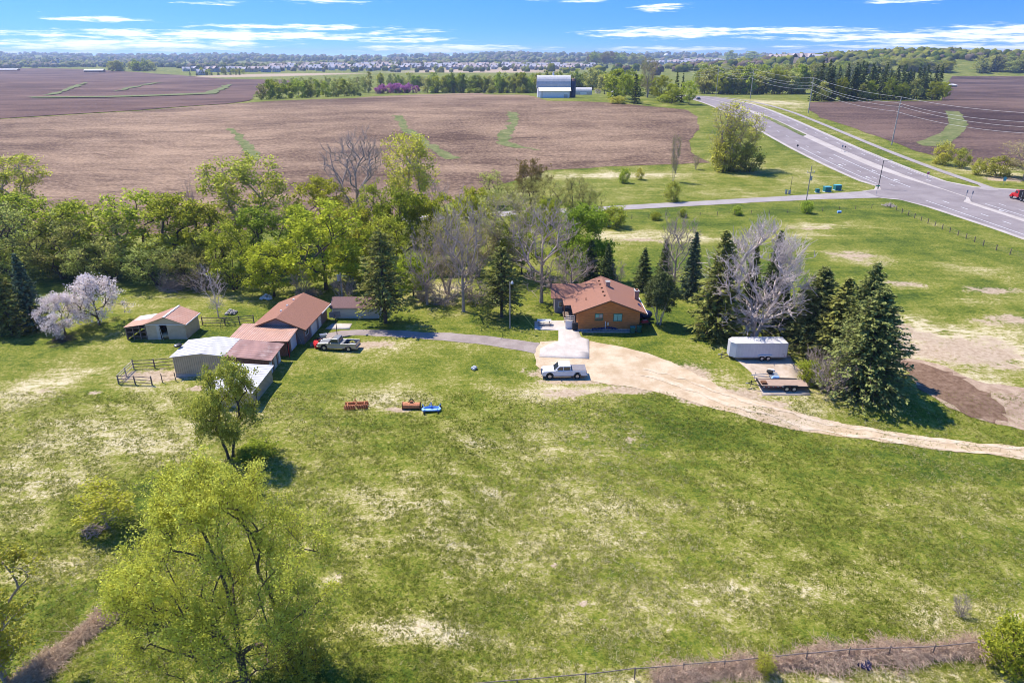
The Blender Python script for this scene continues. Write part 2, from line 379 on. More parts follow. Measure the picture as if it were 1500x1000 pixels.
def build_ground():
    ys = [-150, -100, -60, -20, 0, 12, 20, 26]
    y = 28.0
    while y < 135: ys.append(y); y += 0.55
    while y < 16000: ys.append(y); y *= 1.014
    ys = np.array(ys); nu = 380
    u = np.linspace(-1, 1, nu)
    Y = np.repeat(ys[:, None], nu, 1); half = 1.05 * np.maximum(ys, 0) + 60
    X = half[:, None] * u[None, :]
    Z = height(X, Y)
    mask = np.stack([patch_value(X, Y, DRY), patch_value(X, Y, BARE), patch_value(X, Y, LUSH), np.ones_like(X)], -1)
    idx = np.arange(len(ys) * nu).reshape(len(ys), nu)
    q = np.stack([idx[:-1, :-1], idx[:-1, 1:], idx[1:, 1:], idx[1:, :-1]], -1).reshape(-1, 4)
    me = mesh_np('ground', np.stack([X, Y, Z], -1).reshape(-1, 3), [q], M['ground'], smooth=True)
    a = me.attributes.new('mask', 'FLOAT_COLOR', 'POINT'); a.data.foreach_set('color', mask.reshape(-1).astype(np.float32))
    tag(link('ground', me), kind='structure')
build_ground()

rng = np.random.default_rng(7)

def inside(poly, X, Y):
    r = np.zeros(X.shape, bool); n = len(poly)
    for i in range(n):
        x0, y0 = poly[i]; x1, y1 = poly[(i + 1) % n]
        c = ((y0 > Y) != (y1 > Y))
        with np.errstate(divide='ignore', invalid='ignore'):
            xi = (x1 - x0) * (Y - y0) / (y1 - y0 + 1e-12) + x0
        r ^= c & (X < xi)
    return r

def sheet(name, pts, cell, off, m, jag=0.0, px=True, thick=0.0, kind='structure'):
    if px: pts = [P(*p) for p in pts]
    pts = [(float(p[0]), float(p[1])) for p in pts]
    bd = []
    for i in range(len(pts)):
        a = np.array(pts[i]); b = np.array(pts[(i + 1) % len(pts)]); n = max(1, int(np.hypot(*(b - a)) / cell))
        for k in range(n):
            bd.append(a + (b - a) * k / n)
    bd = np.array(bd)
    if jag:
        j = rng.normal(0, 1, bd.shape); j = j * 0.6 + np.roll(j, 1, 0) * 0.5
        bd = bd + j * jag
    x0, y0 = bd.min(0); x1, y1 = bd.max(0)
    gx, gy = np.meshgrid(np.arange(x0, x1, cell), np.arange(y0, y1, cell)); gx = gx.ravel(); gy = gy.ravel()
    k = inside([tuple(b) for b in bd], gx, gy); gx = gx[k]; gy = gy[k]
    if len(gx):
        d = np.full(len(gx), 1e9)
        for b in bd: d = np.minimum(d, (gx - b[0]) ** 2 + (gy - b[1]) ** 2)
        k = d > (0.45 * cell) ** 2; gx = gx[k]; gy = gy[k]
    vs = [Vector(b) for b in bd] + [Vector((a, b)) for a, b in zip(gx, gy)]
    n = len(bd)
    r = delaunay_2d_cdt(vs, [(i, (i + 1) % n) for i in range(n)], [list(range(n))], 1, 1e-4)
    co = np.array([(v.x, v.y) for v in r[0]]); z = height(co[:, 0], co[:, 1]) + off
    me = bpy.data.meshes.new(name)
    me.from_pydata([(a, b, c) for (a, b), c in zip(co, z)], [], r[2])
    me.materials.append(m); me.polygons.foreach_set('use_smooth', [True] * len(me.polygons)); me.update()
    if len(me.polygons) and me.polygons[0].normal.z < 0: me.flip_normals()
    o = link(name, me)
    if thick:
        s = o.modifiers.new('edge', 'SOLIDIFY'); s.thickness = thick; s.offset = -1
    return tag(o, kind=kind)

# ---- fields
sheet('stubble_field', [(-80, 345), (250, 345), (520, 330), (650, 300), (720, 275), (800, 250), (880, 245), (980, 241), (1040, 238), (1012, 222), (1009, 206), (1024, 190), (1022, 172), (1005, 161),
      (950, 156), (900, 151), (860, 149), (800, 148), (762, 139), (700, 136), (600, 139), (520, 144), (400, 148), (360, 151), (330, 153), (200, 163), (0, 175), (-80, 180)], 4.0, 0.07, M['field'], 0.5)
for q in [((332, 188), (345, 190), (362, 205), (383, 232), (365, 236), (348, 208)), ((576, 169), (588, 170), (600, 188), (632, 210), (672, 232), (655, 235), (622, 214), (590, 192)),
          ((744, 164), (757, 165), (760, 182), (748, 196), (744, 208), (790, 221), (745, 216), (728, 208), (730, 196), (745, 180))]:
    sheet('grass_waterway', q, 2.0, 0.14, M['waterway'], 0.9)
sheet('far_field', [(-80, 179), (0, 174), (200, 162.3), (330, 152.6), (352, 150), (368, 147.8), (372, 139), (470, 126), (450, 123.5), (430, 117.6), (330, 116), (262, 110), (200, 106), (0, 100), (-90, 99)], 12.0, 0.25, M['field_far'], 1.0)
for q in [((40, 143.2), (150, 142.2), (300, 137), (331, 125), (342, 125), (316, 138.4), (160, 143.9), (40, 144.8)), ((66, 140), (100, 130), (125, 121.5), (130, 122), (104, 131), (76, 140.6)), ((168, 134), (230, 121.6), (236, 121.6), (176, 134.6))]:
    sheet('grass_waterway', q, 14.0, 0.9, M['waterway'], 2.5)
sheet('tilled_field', [(1187, 150), (1183, 160), (1200, 172), (1245, 186), (1300, 205), (1345, 222), (1385, 232), (1440, 246), (1500, 240), (1560, 238), (1560, 112), (1395, 112), (1385, 122), (1380, 148)], 5.0, 0.10, M['field_right'], 0.5)
sheet('grass_waterway', [(1385, 163), (1405, 164), (1418, 182), (1405, 200), (1385, 216), (1352, 214), (1342, 209), (1378, 196), (1390, 182)], 3.0, 0.2, M['waterway'], 0.4)
# ---- roads
def strip(name, x0, x1, y0, y1, off, m, cell=6.0, jag=0.0):
    return sheet(name, [(x0, y0), (x1, y0), (x1, y1), (x0, y1)], cell, off, m, jag, px=False)

sheet('highway', [(121.5, 95), (147, 95), (149, 190), (156, 204), (260, 200), (260, 222), (165, 222.5), (152.5, 227), (148.5, 236), (148, 300), (148, 440), (146, 520), (140, 640), (124, 640), (119, 520), (117.6, 440), (117.6, 300), (118.5, 236), (120.2, 228),
                  (117, 222.5), (112, 220), (112, 209.3), (117, 206), (119, 196), (120.5, 170)], 5.0, 0.05, M['shoulder'], 0.0, px=False)
M['asphalt_lane'] = M['asphalt']
def lane(pts): sheet('road', pts, 5.0, 0.085, M['asphalt'], 0.0, px=False)
lane([(123, 95), (133.2, 95), (134.0, 203), (139.2, 210), (139.2, 222), (135.0, 258), (133.6, 330), (132.5, 420), (132.0, 560), (124, 560), (120.0, 500), (119.2, 440), (119.2, 300), (120.0, 238), (121.5, 228),
      (119, 222), (112.5, 219.6), (112.5, 209.8), (117, 207.6), (120.5, 196), (122.0, 170)])
lane([(135.5, 95), (145.5, 95), (147.5, 192), (154, 206), (260, 202.5), (260, 220), (164, 220.5), (151, 226), (147.0, 236), (146.4, 300), (146.4, 440), (144.5, 510), (140, 560), (132.9, 560), (133.6, 420), (137.2, 395), (138.0, 330), (139.6, 258), (139.9, 222), (139.9, 210), (136.4, 203)])
sheet('grass_median', [(133.6, 326), (136.4, 329), (136.6, 380), (134.4, 388), (133.2, 380)], 3.0, 0.16, M['waterway'], 0.1, px=False)
sheet('side_road', [(-30, 176.5), (0, 184.0), (27, 190.2), (70.6, 201.9), (96, 207.4), (112.6, 209.4), (112.6, 220.0), (106, 218.0), (96, 215.0), (72.6, 208.8), (27.5, 196.6), (0, 190.0), (-30, 182.5)], 3.0, 0.07, M['path'], 0.15, px=False)
sheet('cycle_path', [(155.2, 230), (155.2, 400), (152, 470), (149, 520), (146, 600), (148, 600), (151.5, 520), (154.5, 470), (158, 400), (158.2, 240), (157.6, 226), (156.0, 220), (151.8, 221.5), (151.2, 224), (153.5, 225.2)], 3.0, 0.12, M['path'], 0.0, px=False)
M['paintroad'] = M['paint']
def lane_line(x, y0, y1, w=0.16, dash=None):
    if dash is None: strip('lane_marking', x - w / 2, x + w / 2, y0, y1, 0.10, M['paint'], 4.0)
    else:
        y = y0
        while y < y1:
            strip('lane_marking', x - w / 2, x + w / 2, y, min(y + dash[0], y1), 0.10, M['paint'], 4.0); y += dash[1]
lane_line(122.6, 232, 300, 0.2); lane_line(130.6, 226, 285, 0.22); lane_line(126.4, 228, 430, 0.2, (3.2, 12)); lane_line(142.9, 236, 430, 0.2, (3.2, 12))
lane_line(146.0, 240, 460, 0.18); lane_line(124.0, 120, 205, 0.2); lane_line(128.6, 120, 206, 0.22, (3.2, 9)); lane_line(138.6, 120, 200, 0.2); lane_line(142.6, 125, 200, 0.22, (3.2, 9))
for x, y in ((124.5, 240), (124.5, 262), (132.3, 236), (132.3, 252), (137.2, 188)):
    sheet('arrow_marking', [(x - .08, y), (x + .08, y), (x + .08, y + 2.2), (x + .45, y + 2.2), (x, y + 3.6), (x - .9, y + 2.6), (x - .08, y + 2.0)], 3.0, 0.10, M['paint'], px=False)

# ---- yard surfaces
sheet('driveway', [(463, 497), (478, 489), (500, 484), (560, 483), (600, 485), (660, 488), (720, 493), (790, 502), (798, 521), (770, 515), (720, 506), (660, 500), (600, 495), (540, 492), (522, 491), (500, 493), (476, 497)], 1.2, 0.03, M['drive'], 0.10)
sheet('gravel_track', [(790, 500), (866, 499), (905, 507), (950, 517), (1000, 538), (1050, 564), (1075, 578), (1150, 599), (1250, 623), (1350, 639), (1450, 650), (1560, 660), (1900, 690), (1900, 716), (1560, 682), (1500, 674), (1400, 660), (1300, 648), (1200, 634), (1120, 619), (1060, 602),
                         (1000, 584), (940, 570), (880, 561), (850, 556), (800, 552), (786, 535), (782, 520)], 1.0, 0.035, M['gravel'], 0.16)
sheet('concrete_apron', [(783, 483), (783, 471), (818, 470), (846, 471), (848, 487), (851, 494), (863, 498), (863, 526), (790, 523), (791, 511), (803, 505), (818, 500), (818, 484)], 1.5, 0.10, M['concrete'], 0.0, thick=0.12)
sheet('concrete_pad', [(1072, 521), (1158, 521), (1187, 579), (1117, 579), (1100, 546)], 1.5, 0.09, build_surface_mat('dirty_concrete', (0.38, 0.295, 0.215), (0.52, 0.43, 0.34), 0.5, spots=(0.36, 0.24, 0.15)), 0.05, thick=0.12)
sheet('concrete_pad', [(487, 474), (516, 474), (512, 482), (476, 482)], 1.2, 0.07, M['concrete'], 0.0, thick=0.1)
sheet('tilled_plot', [(1315, 527), (1330, 524), (1380, 538), (1445, 563), (1560, 568), (1800, 590), (1800, 670), (1560, 640), (1500, 633), (1440, 617), (1390, 596), (1350, 570)], 1.2, 0.04, M['tilled_pale'], 0.5)
sheet('tilled_strip', [(1314, 528), (1342, 528), (1385, 543), (1430, 568), (1462, 596), (1476, 618), (1440, 615), (1390, 595), (1350, 570), (1328, 548)], 0.7, 0.075, M['tilled'], 0.6)
M['bark'] = mat('dark_bark', (0.095, 0.070, 0.050), 0.95, 0.35, 4.0)
M['bark_grey'] = mat('grey_bark', (0.40, 0.31, 0.255), 0.95, 0.3, 4.0)
M['bark_pale'] = mat('pale_bark', (0.60, 0.49, 0.43), 0.95, 0.25, 4.0)
cl = [P(*q) for q in ((940, 545), (970, 551), (1000, 560), (1055, 582), (1100, 596), (1160, 612), (1250, 633), (1350, 648), (1450, 658), (1560, 670), (1900, 703))]
M['rut'] = build_surface_mat('packed_wheel_rut', (0.48, 0.36, 0.23), (0.63, 0.51, 0.37), 0.7, spots=(0.46, 0.34, 0.22))
for o0, o1 in ((-1.25, -0.65), (0.65, 1.25)):
    A_ = []; B_ = []
    for i, c in enumerate(cl):
        d = (cl[min(i + 1, len(cl) - 1)] - cl[max(i - 1, 0)]); n = Vector((-d.y, d.x, 0)).normalized(); A_.append(c + n * o0); B_.append(c + n * o1)
    sheet('wheel_rut', A_ + B_[::-1], 0.7, 0.07, M['rut'], 0.24, px=False)

# ------------------------------------------------------------------ buildings
M['shingle'] = mat('red_brown_shingle', (0.285, 0.135, 0.088), 0.9, 0.22, 9.0, bump=0.4, stretch=(1, 1, 1))
M['shingle_dark'] = mat('dark_brown_shingle', (0.20, 0.115, 0.10), 0.9, 0.2, 8.0, bump=0.4)
M['cedar_wall'] = mat('cedar_board_wall', (0.45, 0.170, 0.048), 0.75, 0.28, 2.2, stretch=(0.5, 0.5, 7.0), bump=0.25)
M['brown_trim'] = mat('brown_trim', (0.16, 0.075, 0.035), 0.7, 0.15)
M['tan_metal'] = mat('tan_metal_siding', (0.56, 0.435, 0.29), 0.5, 0.06, 0.7, dirt=(0.42, 0.31, 0.20))
M['tan_rib'] = mat('tan_metal_rib', (0.43, 0.33, 0.22), 0.5, 0.06, 0.7)
M['white_metal'] = mat('white_metal_roof', (0.55, 0.525, 0.50), 0.62, 0.08, 0.6, dirt=(0.42, 0.38, 0.34))
M['white_paint'] = mat('white_paint', (0.68, 0.67, 0.65), 0.5, 0.04)
M['copper_metal'] = mat('copper_brown_metal_roof', (0.53, 0.29, 0.19), 0.42, 0.08, 0.6, dirt=(0.60, 0.40, 0.30))
M['copper_rib'] = mat('copper_brown_rib', (0.62, 0.40, 0.29), 0.42, 0.06, 0.6)
M['rust_metal'] = mat('weathered_brown_roof', (0.33, 0.185, 0.145), 0.5, 0.25, 0.5, dirt=(0.46, 0.33, 0.28), stretch=(1, .4, 1))
M['red_wood'] = mat('reddish_board_wall', (0.25, 0.135, 0.085), 0.85, 0.25, 3.0, stretch=(4, 4, 0.6))
M['grey_wall'] = mat('grey_blue_wall', (0.27, 0.235, 0.24), 0.8, 0.1)
M['brick'] = mat('dull_brick_wall', (0.22, 0.15, 0.125), 0.9, 0.3, 6.0, bump=0.3)
M['stone'] = mat('grey_stone', (0.36, 0.33, 0.30), 0.9, 0.3, 3.0, bump=0.4)
M['concrete_wall'] = mat('concrete_block', (0.42, 0.38, 0.33), 0.9, 0.15, 3.0, bump=0.2)
M['chimney'] = mat('tan_chimney_brick', (0.40, 0.25, 0.185), 0.9, 0.3, 8.0, bump=0.4)
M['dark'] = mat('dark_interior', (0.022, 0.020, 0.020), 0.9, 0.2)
M['glass'] = mat('window_glass', (0.045, 0.060, 0.065), 0.06, 0.2, 0.8, spec=0.9)
M['green_trim'] = mat('green_window_frame', (0.035, 0.13, 0.085), 0.5, 0.1)
M['curtain'] = mat('pale_green_curtain', (0.24, 0.45, 0.35), 0.9, 0.12, 6.0)
M['old_wood'] = mat('weathered_wood', (0.20, 0.150, 0.12), 0.95, 0.3, 4.0, stretch=(1, 1, 0.3), bump=0.3)
M['pale_wood'] = mat('pale_weathered_wood', (0.44, 0.37, 0.30), 0.95, 0.2, 4.0)
M['beige_siding'] = mat('beige_siding', (0.60, 0.52, 0.41), 0.7, 0.08, 1.0, stretch=(.3, .3, 9))
M['black'] = mat('black_paint', (0.018, 0.018, 0.020), 0.5, 0.2)
M['rubber'] = mat('tyre_rubber', (0.022, 0.021, 0.020), 0.9, 0.2)
M['rim'] = mat('alloy_rim', (0.56, 0.56, 0.57), 0.3, 0.05, metal=0.7)
M['chrome'] = mat('chrome', (0.65, 0.65, 0.66), 0.18, 0.03, metal=1.0)
M['car_white'] = mat('white_car_paint', (0.66, 0.66, 0.68), 0.22, 0.02, spec=0.5)
M['car_pewter'] = mat('pewter_car_paint', (0.35, 0.335, 0.325), 0.28, 0.03, metal=0.4, spec=0.5)
M['car_glass'] = mat('dark_car_glass', (0.025, 0.034, 0.045), 0.05, 0.1, spec=0.9)
M['red_paint'] = mat('red_paint', (0.55, 0.03, 0.03), 0.35, 0.1)
M['tail_red'] = mat('tail_light_red', (0.35, 0.02, 0.02), 0.25, 0.1)
M['lamp_clear'] = mat('headlight_clear', (0.7, 0.72, 0.75), 0.1, 0.03)
M['orange'] = mat('faded_orange_paint', (0.56, 0.20, 0.085), 0.6, 0.25, 5.0, dirt=(0.26, 0.11, 0.06))
M['rust'] = mat('rusty_steel', (0.25, 0.10, 0.045), 0.8, 0.35, 6.0)
M['blue_paint'] = mat('blue_paint', (0.06, 0.19, 0.55), 0.4, 0.12, 4.0)
M['light_blue'] = mat('light_blue_paint', (0.30, 0.50, 0.80), 0.4, 0.1, 4.0)
M['teal_box'] = mat('teal_green_cabinet', (0.02, 0.17, 0.17), 0.5, 0.1)
M['bin_green'] = mat('dark_green_plastic', (0.02, 0.11, 0.07), 0.5, 0.1)
M['tarp'] = mat('dark_blue_tarp', (0.018, 0.025, 0.085), 0.45, 0.4, 2.5, bump=0.8)
M['steel'] = mat('galvanised_steel', (0.40, 0.41, 0.42), 0.45, 0.1, metal=0.6)
M['pole_wood'] = mat('grey_pole_wood', (0.34, 0.295, 0.25), 0.9, 0.2, 3.0)
M['deck'] = mat('plank_deck', (0.36, 0.25, 0.185), 0.9, 0.25, 4.0, stretch=(.4, 6, 1))
M['wire'] = mat('pale_wire', (0.55, 0.52, 0.47), 0.5, 0.05)
M['sign_red'] = mat('sign_red', (0.55, 0.05, 0.06), 0.5, 0.05)
M['sign_green'] = mat('sign_green', (0.02, 0.25, 0.13), 0.5, 0.05)
M['sign_blue'] = mat('sign_blue', (0.10, 0.38, 0.45), 0.5, 0.05)
M['hay'] = mat('straw_bale', (0.40, 0.30, 0.16), 0.95, 0.25, 5.0, bump=0.5)

def ribs(mb, a, b, c, d, n, w, hgt, m):
    """n raised ribs on the sheet a-b (low edge) to d-c (high edge)"""
    a, b, c, d = map(Vector, (a, b, c, d)); nrm = (b - a).cross(d - a).normalized()
    if nrm.z < -0.01: nrm = -nrm
    e = (b - a).normalized() * w / 2
    for i in range(n):
        t = (i + 0.5) / n; p = a.lerp(b, t); q = d.lerp(c, t); u = nrm * hgt
        pts = [p - e + nrm * .003, p + e + nrm * .003, q + e + nrm * .003, q - e + nrm * .003, p - e * .5 + u, p + e * .5 + u, q + e * .5 + u, q - e * .5 + u]
        mb.poly(pts, [(4, 5, 6, 7), (0, 1, 5, 4), (1, 2, 6, 5), (2, 3, 7, 6), (3, 0, 4, 7)], m)

def gable_roof(mb, x0, x1, y0, y1, ze, zr, t, m, axis='y', xr=None):
    """two slabs meeting at a ridge; axis = ridge direction"""
    if axis == 'y':
        xr = (x0 + x1) / 2 if xr is None else xr
        mb.slab([(x0, y0, ze), (xr, y0, zr), (xr, y1, zr), (x0, y1, ze)], t, m); mb.slab([(xr, y0, zr), (x1, y0, ze), (x1, y1, ze), (xr, y1, zr)], t, m)
    else:
        yr = (y0 + y1) / 2 if xr is None else xr
        mb.slab([(x0, y0, ze), (x1, y0, ze), (x1, yr, zr), (x0, yr, zr)], t, m); mb.slab([(x0, yr, zr), (x1, yr, zr), (x1, y1, ze), (x0, y1, ze)], t, m)

def window(parent, x0, x1, y, z0, z1, fm, pm=None, face=-1, axis='y', mullion=True):
    f = MB(); d = 0.06 * face
    def bx(a0, a1, b0, b1, o0, o1, m, mb):
        lo, hi = sorted((y + o0 * face, y + o1 * face))
        if axis == 'y': mb.box(a0, a1, lo, hi, b0, b1, m)
        else: mb.box(lo, hi, a0, a1, b0, b1, m)
    w = 0.09
    bx(x0, x1, z0, z0 + w, 0, 0.07, fm, f); bx(x0, x1, z1 - w, z1, 0, 0.07, fm, f); bx(x0, x0 + w, z0 + w, z1 - w, 0, 0.07, fm, f); bx(x1 - w, x1, z0 + w, z1 - w, 0, 0.07, fm, f)
    if mullion: xm = (x0 + x1) / 2; bx(xm - .035, xm + .035, z0 + w, z1 - w, 0, 0.06, fm, f)
    o = f.build('window', parent)
    p = MB(); bx(x0 + w, x1 - w, z0 + w, z1 - w, 0.005, 0.03, pm or M['glass'], p); p.build('pane', o)
    return o

def build_house():
    X0, Y0 = 10.4, 100.0
    z0 = H(15, 104) - 0.05
    r = empty('house', (X0, Y0, z0), 0, 'cedar board house with red brown shingle roof and brick chimney above the concrete apron', 'house')
    W, L_, ze, zr, xr = 9.6, 11.4, 3.25, 5.35, 4.8
    b = MB(); ev = ze - 0.05
    b.prism([(0, 0.35), (W, 0.35), (W, ev + .28), (xr, zr - .12), (0, ev + .28)], 'y', 0, L_, M['cedar_wall'])
    for k in range(1, 9): b.box(-.012, W + .012, -0.014, 0.0, 0.45 + k * 0.30, 0.465 + k * 0.30, M['brown_trim'])
    b.build('wall', r)
    f = MB(); f.box(-.05, W + .05, -.06, L_ + .05, -0.3, 0.35, M['stone']); f.build('foundation', r)
    rf = MB(); gable_roof(rf, -0.95, W + 0.95, -0.7, L_ + 0.6, ze - .10, zr, 0.14, M['shingle'], 'y', xr)
    rf.slab([(-2.0, 4.2, ze - .46), (-0.95, 4.2, ze - .10), (-0.95, L_ + .3, ze - .10), (-2.0, L_ + .3, ze - .46)], 0.14, M['shingle'])
    rf.slab([(-0.95, 3.4, ze - .10), (-0.95, 4.2, ze - .10), (-2.0, 4.2, ze - .46), (-0.951, 3.41, ze - .11)], 0.1, M['shingle'])
    roof = rf.build('roof', r)
    c = MB(); c.box(W - 0.05, W + 0.62, 5.2, 6.1, 0, 4.75, M['chimney']); c.box(W - .12, W + .69, 5.13, 6.17, 4.75, 4.9, M['stone']); c.box(W + .12, W + .45, 5.4, 5.9, 4.9, 5.1, M['rust']); c.build('chimney', roof)
    c = MB(); c.box(xr + .2, xr + .85, 6.6, 7.5, zr - .5, zr + .55, M['chimney']); c.box(xr + .15, xr + .9, 6.55, 7.55, zr + .55, zr + .65, M['stone']); c.build('chimney', roof)
    for i in range(5):
        v = MB(); y = 2.0 + i * 1.9; v.box(xr - .75, xr - .45, y, y + .3, zr - .36, zr - .05, M['brown_trim']); v.build('roof_vent', roof)
    v = MB(); v.tube([(1.4, 3.1, ze + .3), (1.4, 3.1, ze + 1.25)], .07, M['brown_trim']); v.build('vent_pipe', roof)
    g = MB(); g.box(W + .95, W + 1.06, -.7, L_ + .6, ze - .26, ze - .10, M['white_paint']); g.build('gutter', roof)
    g = MB(); g.tube([(W + 1.0, 1.0, ze - .1), (W + .9, 2.2, ze + .05)], .05, M['white_paint']); g.tube([(W + .5, 2.0, ze + .0), (W + .1, 2.6, ze + .42)], .14, M['tarp']); g.build('gutter_guard', roof)
    t = MB()
    for s in (-1, 1):
        xe = -0.95 if s < 0 else W + .95
        t.slab([(xe, -.74, ze - .10), (xr, -.74, zr), (xr, -.70, zr), (xe, -.70, ze - .10)], 0.24, M['brown_trim'])
    t.build('bargeboard', roof)
    w1 = window(r, 2.55, 3.85, -0.0, 1.75, 2.95, M['green_trim']); w2 = window(r, 5.45, 6.85, -0.0, 1.65, 2.95, M['green_trim'], M['curtain'])
    b = MB(); b.box(2.66, 3.15, -.045, -.032, 2.32, 2.84, M['curtain']); b.box(3.25, 3.74, -.045, -.032, 2.32, 2.84, M['pale_wood']); b.build('curtain', w1)
    d = MB(); d.tube([(4.25, -.12, 0.4), (4.25, -.12, 1.5)], .06, M['white_paint']); d.tube([(4.25, -.12, 1.5), (4.25, 0.05, 1.62)], .06, M['white_paint']); d.build('vent_pipe', r)
    d = MB(); d.box(4.5, 4.8, -.12, 0, 1.0, 1.5, M['steel']); d.build('electric_meter', r)
    # porch with posts, steps and rail on the drive side
    p = MB(); p.box(-2.0, -0.01, 4.4, L_, 0.55, 0.75, M['old_wood']); p.build('porch_floor', r)
    for y in (4.5, 7.6, 10.8):
        p = MB(); p.box(-1.95, -1.78, y, y + .17, 0.75, ze - .55, M['brown_trim']); p.build('porch_post', r)
    p = MB()
    for i in range(4): p.box(-1.9, -0.35, 2.9 + i * .38, 3.28 + i * .38, -.2, 0.16 + i * .15, M['pale_wood'])
    p.build('porch_steps', r)
    p = MB(); p.box(-1.7, -.3, 3.0, 3.06, 1.35, 1.42, M['white_paint']); p.box(-1.7, -.3, 3.0, 3.06, 1.0, 1.06, M['white_paint']); p.box(-1.7, -.3, 3.0, 3.06, 0.65, .71, M['white_paint'])
    for x in (-1.7, -1.0, -.36): p.box(x, x + .07, 2.99, 3.07, 0, 1.5, M['white_paint'])
    p.build('porch_rail', r)
    for y0, y1 in ((5.3, 6.4), (8.2, 9.6)): window(r, y0, y1, 0.0, 1.5, 2.7, M['white_paint'], None, -1, 'x')
    d = MB(); d.box(-.05, 0.0, 6.9, 7.8, .75, 2.8, M['white_paint']); d.build('door', r)
    # rear wing
    q = MB(); q.box(-3.2, 0.0, 8.2, 12.6, -.2, ze - .35, M['grey_wall']); q.build('wing_wall', r)
    q = MB(); gable_roof(q, -3.9, 4.2, 7.6, 13.2, ze - .42, zr - .85, 0.13, M['shingle'], 'x'); q.build('wing_roof', r)
    window(r, -2.6, -1.2, 8.2, 1.0, 2.1, M['white_paint'])
    return r
build_house()

def build_garage():
    r = empty('garage', (-34.9, 94.6, H(-35, 100)), math.radians(-4.0), 'long garage with red shingle gable roof and white doors facing the driveway', 'garage')
    W, L_ = 3.7, 11.0
    b = MB(); b.prism([(-W, -.2), (W, -.2), (W, 2.5), (0, 4.0), (-W, 2.5)], 'y', 0.3, L_, M['grey_wall']); b.box(W, W + .02, .3, 3.0, 0, 2.4, M['brick']); b.box(W, W + .02, 8.3, L_, 0, 2.4, M['brick']); b.build('wall', r)
    rf = MB(); gable_roof(rf, -W - .65, W + .65, -.3, L_ + .5, 2.50, 4.28, .13, M['shingle']); roof = rf.build('roof', r)
    t = MB()
    for s in (-1, 1): t.slab([(s * (W + .65), -.34, 2.5), (0, -.34, 4.28), (0, -.30, 4.28), (s * (W + .65), -.30, 2.5)], .22, M['brown_trim'])
    t.build('bargeboard', roof)
    for y in (3.0, 5.6, 8.3):
        v = MB(); v.box(-.65, -.38, y, y + .28, 3.86, 4.24, M['white_paint']); v.build('roof_vent', roof)
    d = MB(); d.box(W + .01, W + .05, 3.4, 5.9, 0, 2.15, M['white_paint'])
    for k in range(4): d.box(W + .05, W + .06, 3.45, 5.85, .08 + k * .53, .50 + k * .53, M['white_paint'])
    d.build('garage_door', r)
    d = MB(); d.box(W + .01, W + .05, 6.8, 7.9, 0, 2.1, M['white_paint']); o = d.build('door', r); d = MB(); d.box(W + .05, W + .10, 7.6, 7.7, 1.0, 1.1, M['chrome']); d.build('door_handle', o)
    g = MB(); g.box(W + .65, W + .75, 7.0, L_ + .5, 2.34, 2.5, M['white_paint']); g.build('gutter', roof)
    window(r, 0.9, 2.2, W, 1.0, 1.9, M['white_paint'], None, 1, 'x')
build_garage()

def build_copper_shed():
    r = empty('shed', (-36.3, 90.0, H(-36, 92)), math.radians(-2.0), 'lean-to shed with ribbed copper brown metal roof between garage and white roofed barn', 'shed')
    b = MB(); b.prism([(0.3, -.2), (5.0, -.2), (5.0, 2.72), (0.3, 2.36)], 'x', -4.1, 3.9, M['red_wood']); b.build('wall', r)
    q = [(-4.5, -.15, 2.42), (4.4, -.15, 2.42), (4.5, 5.5, 2.86), (-4.3, 5.5, 2.86)]
    f = MB(); f.slab(q, .07, M['copper_metal']); ribs(f, *q, 26, .10, .05, M['copper_rib']); o = f.build('roof', r)
    f = MB(); f.box(-4.5, 4.4, -.20, -.155, 2.24, 2.42, M['brown_trim']); f.build('fascia', o)
    d = MB(); d.box(3.9, 3.95, 2.0, 4.3, 0, 2.2, M['white_paint']); d.build('door', r)
    d = MB(); d.box(3.9, 4.0, .5, 1.2, 0, 2.0, M['dark']); d.build('doorway', r)
    p = MB(); p.tube([(4.3, -.05, -.1), (4.3, -.05, 2.35)], .06, M['red_paint']); p.build('post', r)
    l = MB()
    for y in (4.55, 4.8, 5.05): l.slab([(4.0, y, 2.4), (4.06, y, 2.4), (4.75, y + .1, 0), (4.69, y + .1, 0)], .14, M['pale_wood'])
    tag(l.build('leaning_boards'), 'pale boards leaning between the copper roofed shed and the garage', 'boards').location = r.location
build_copper_shed()

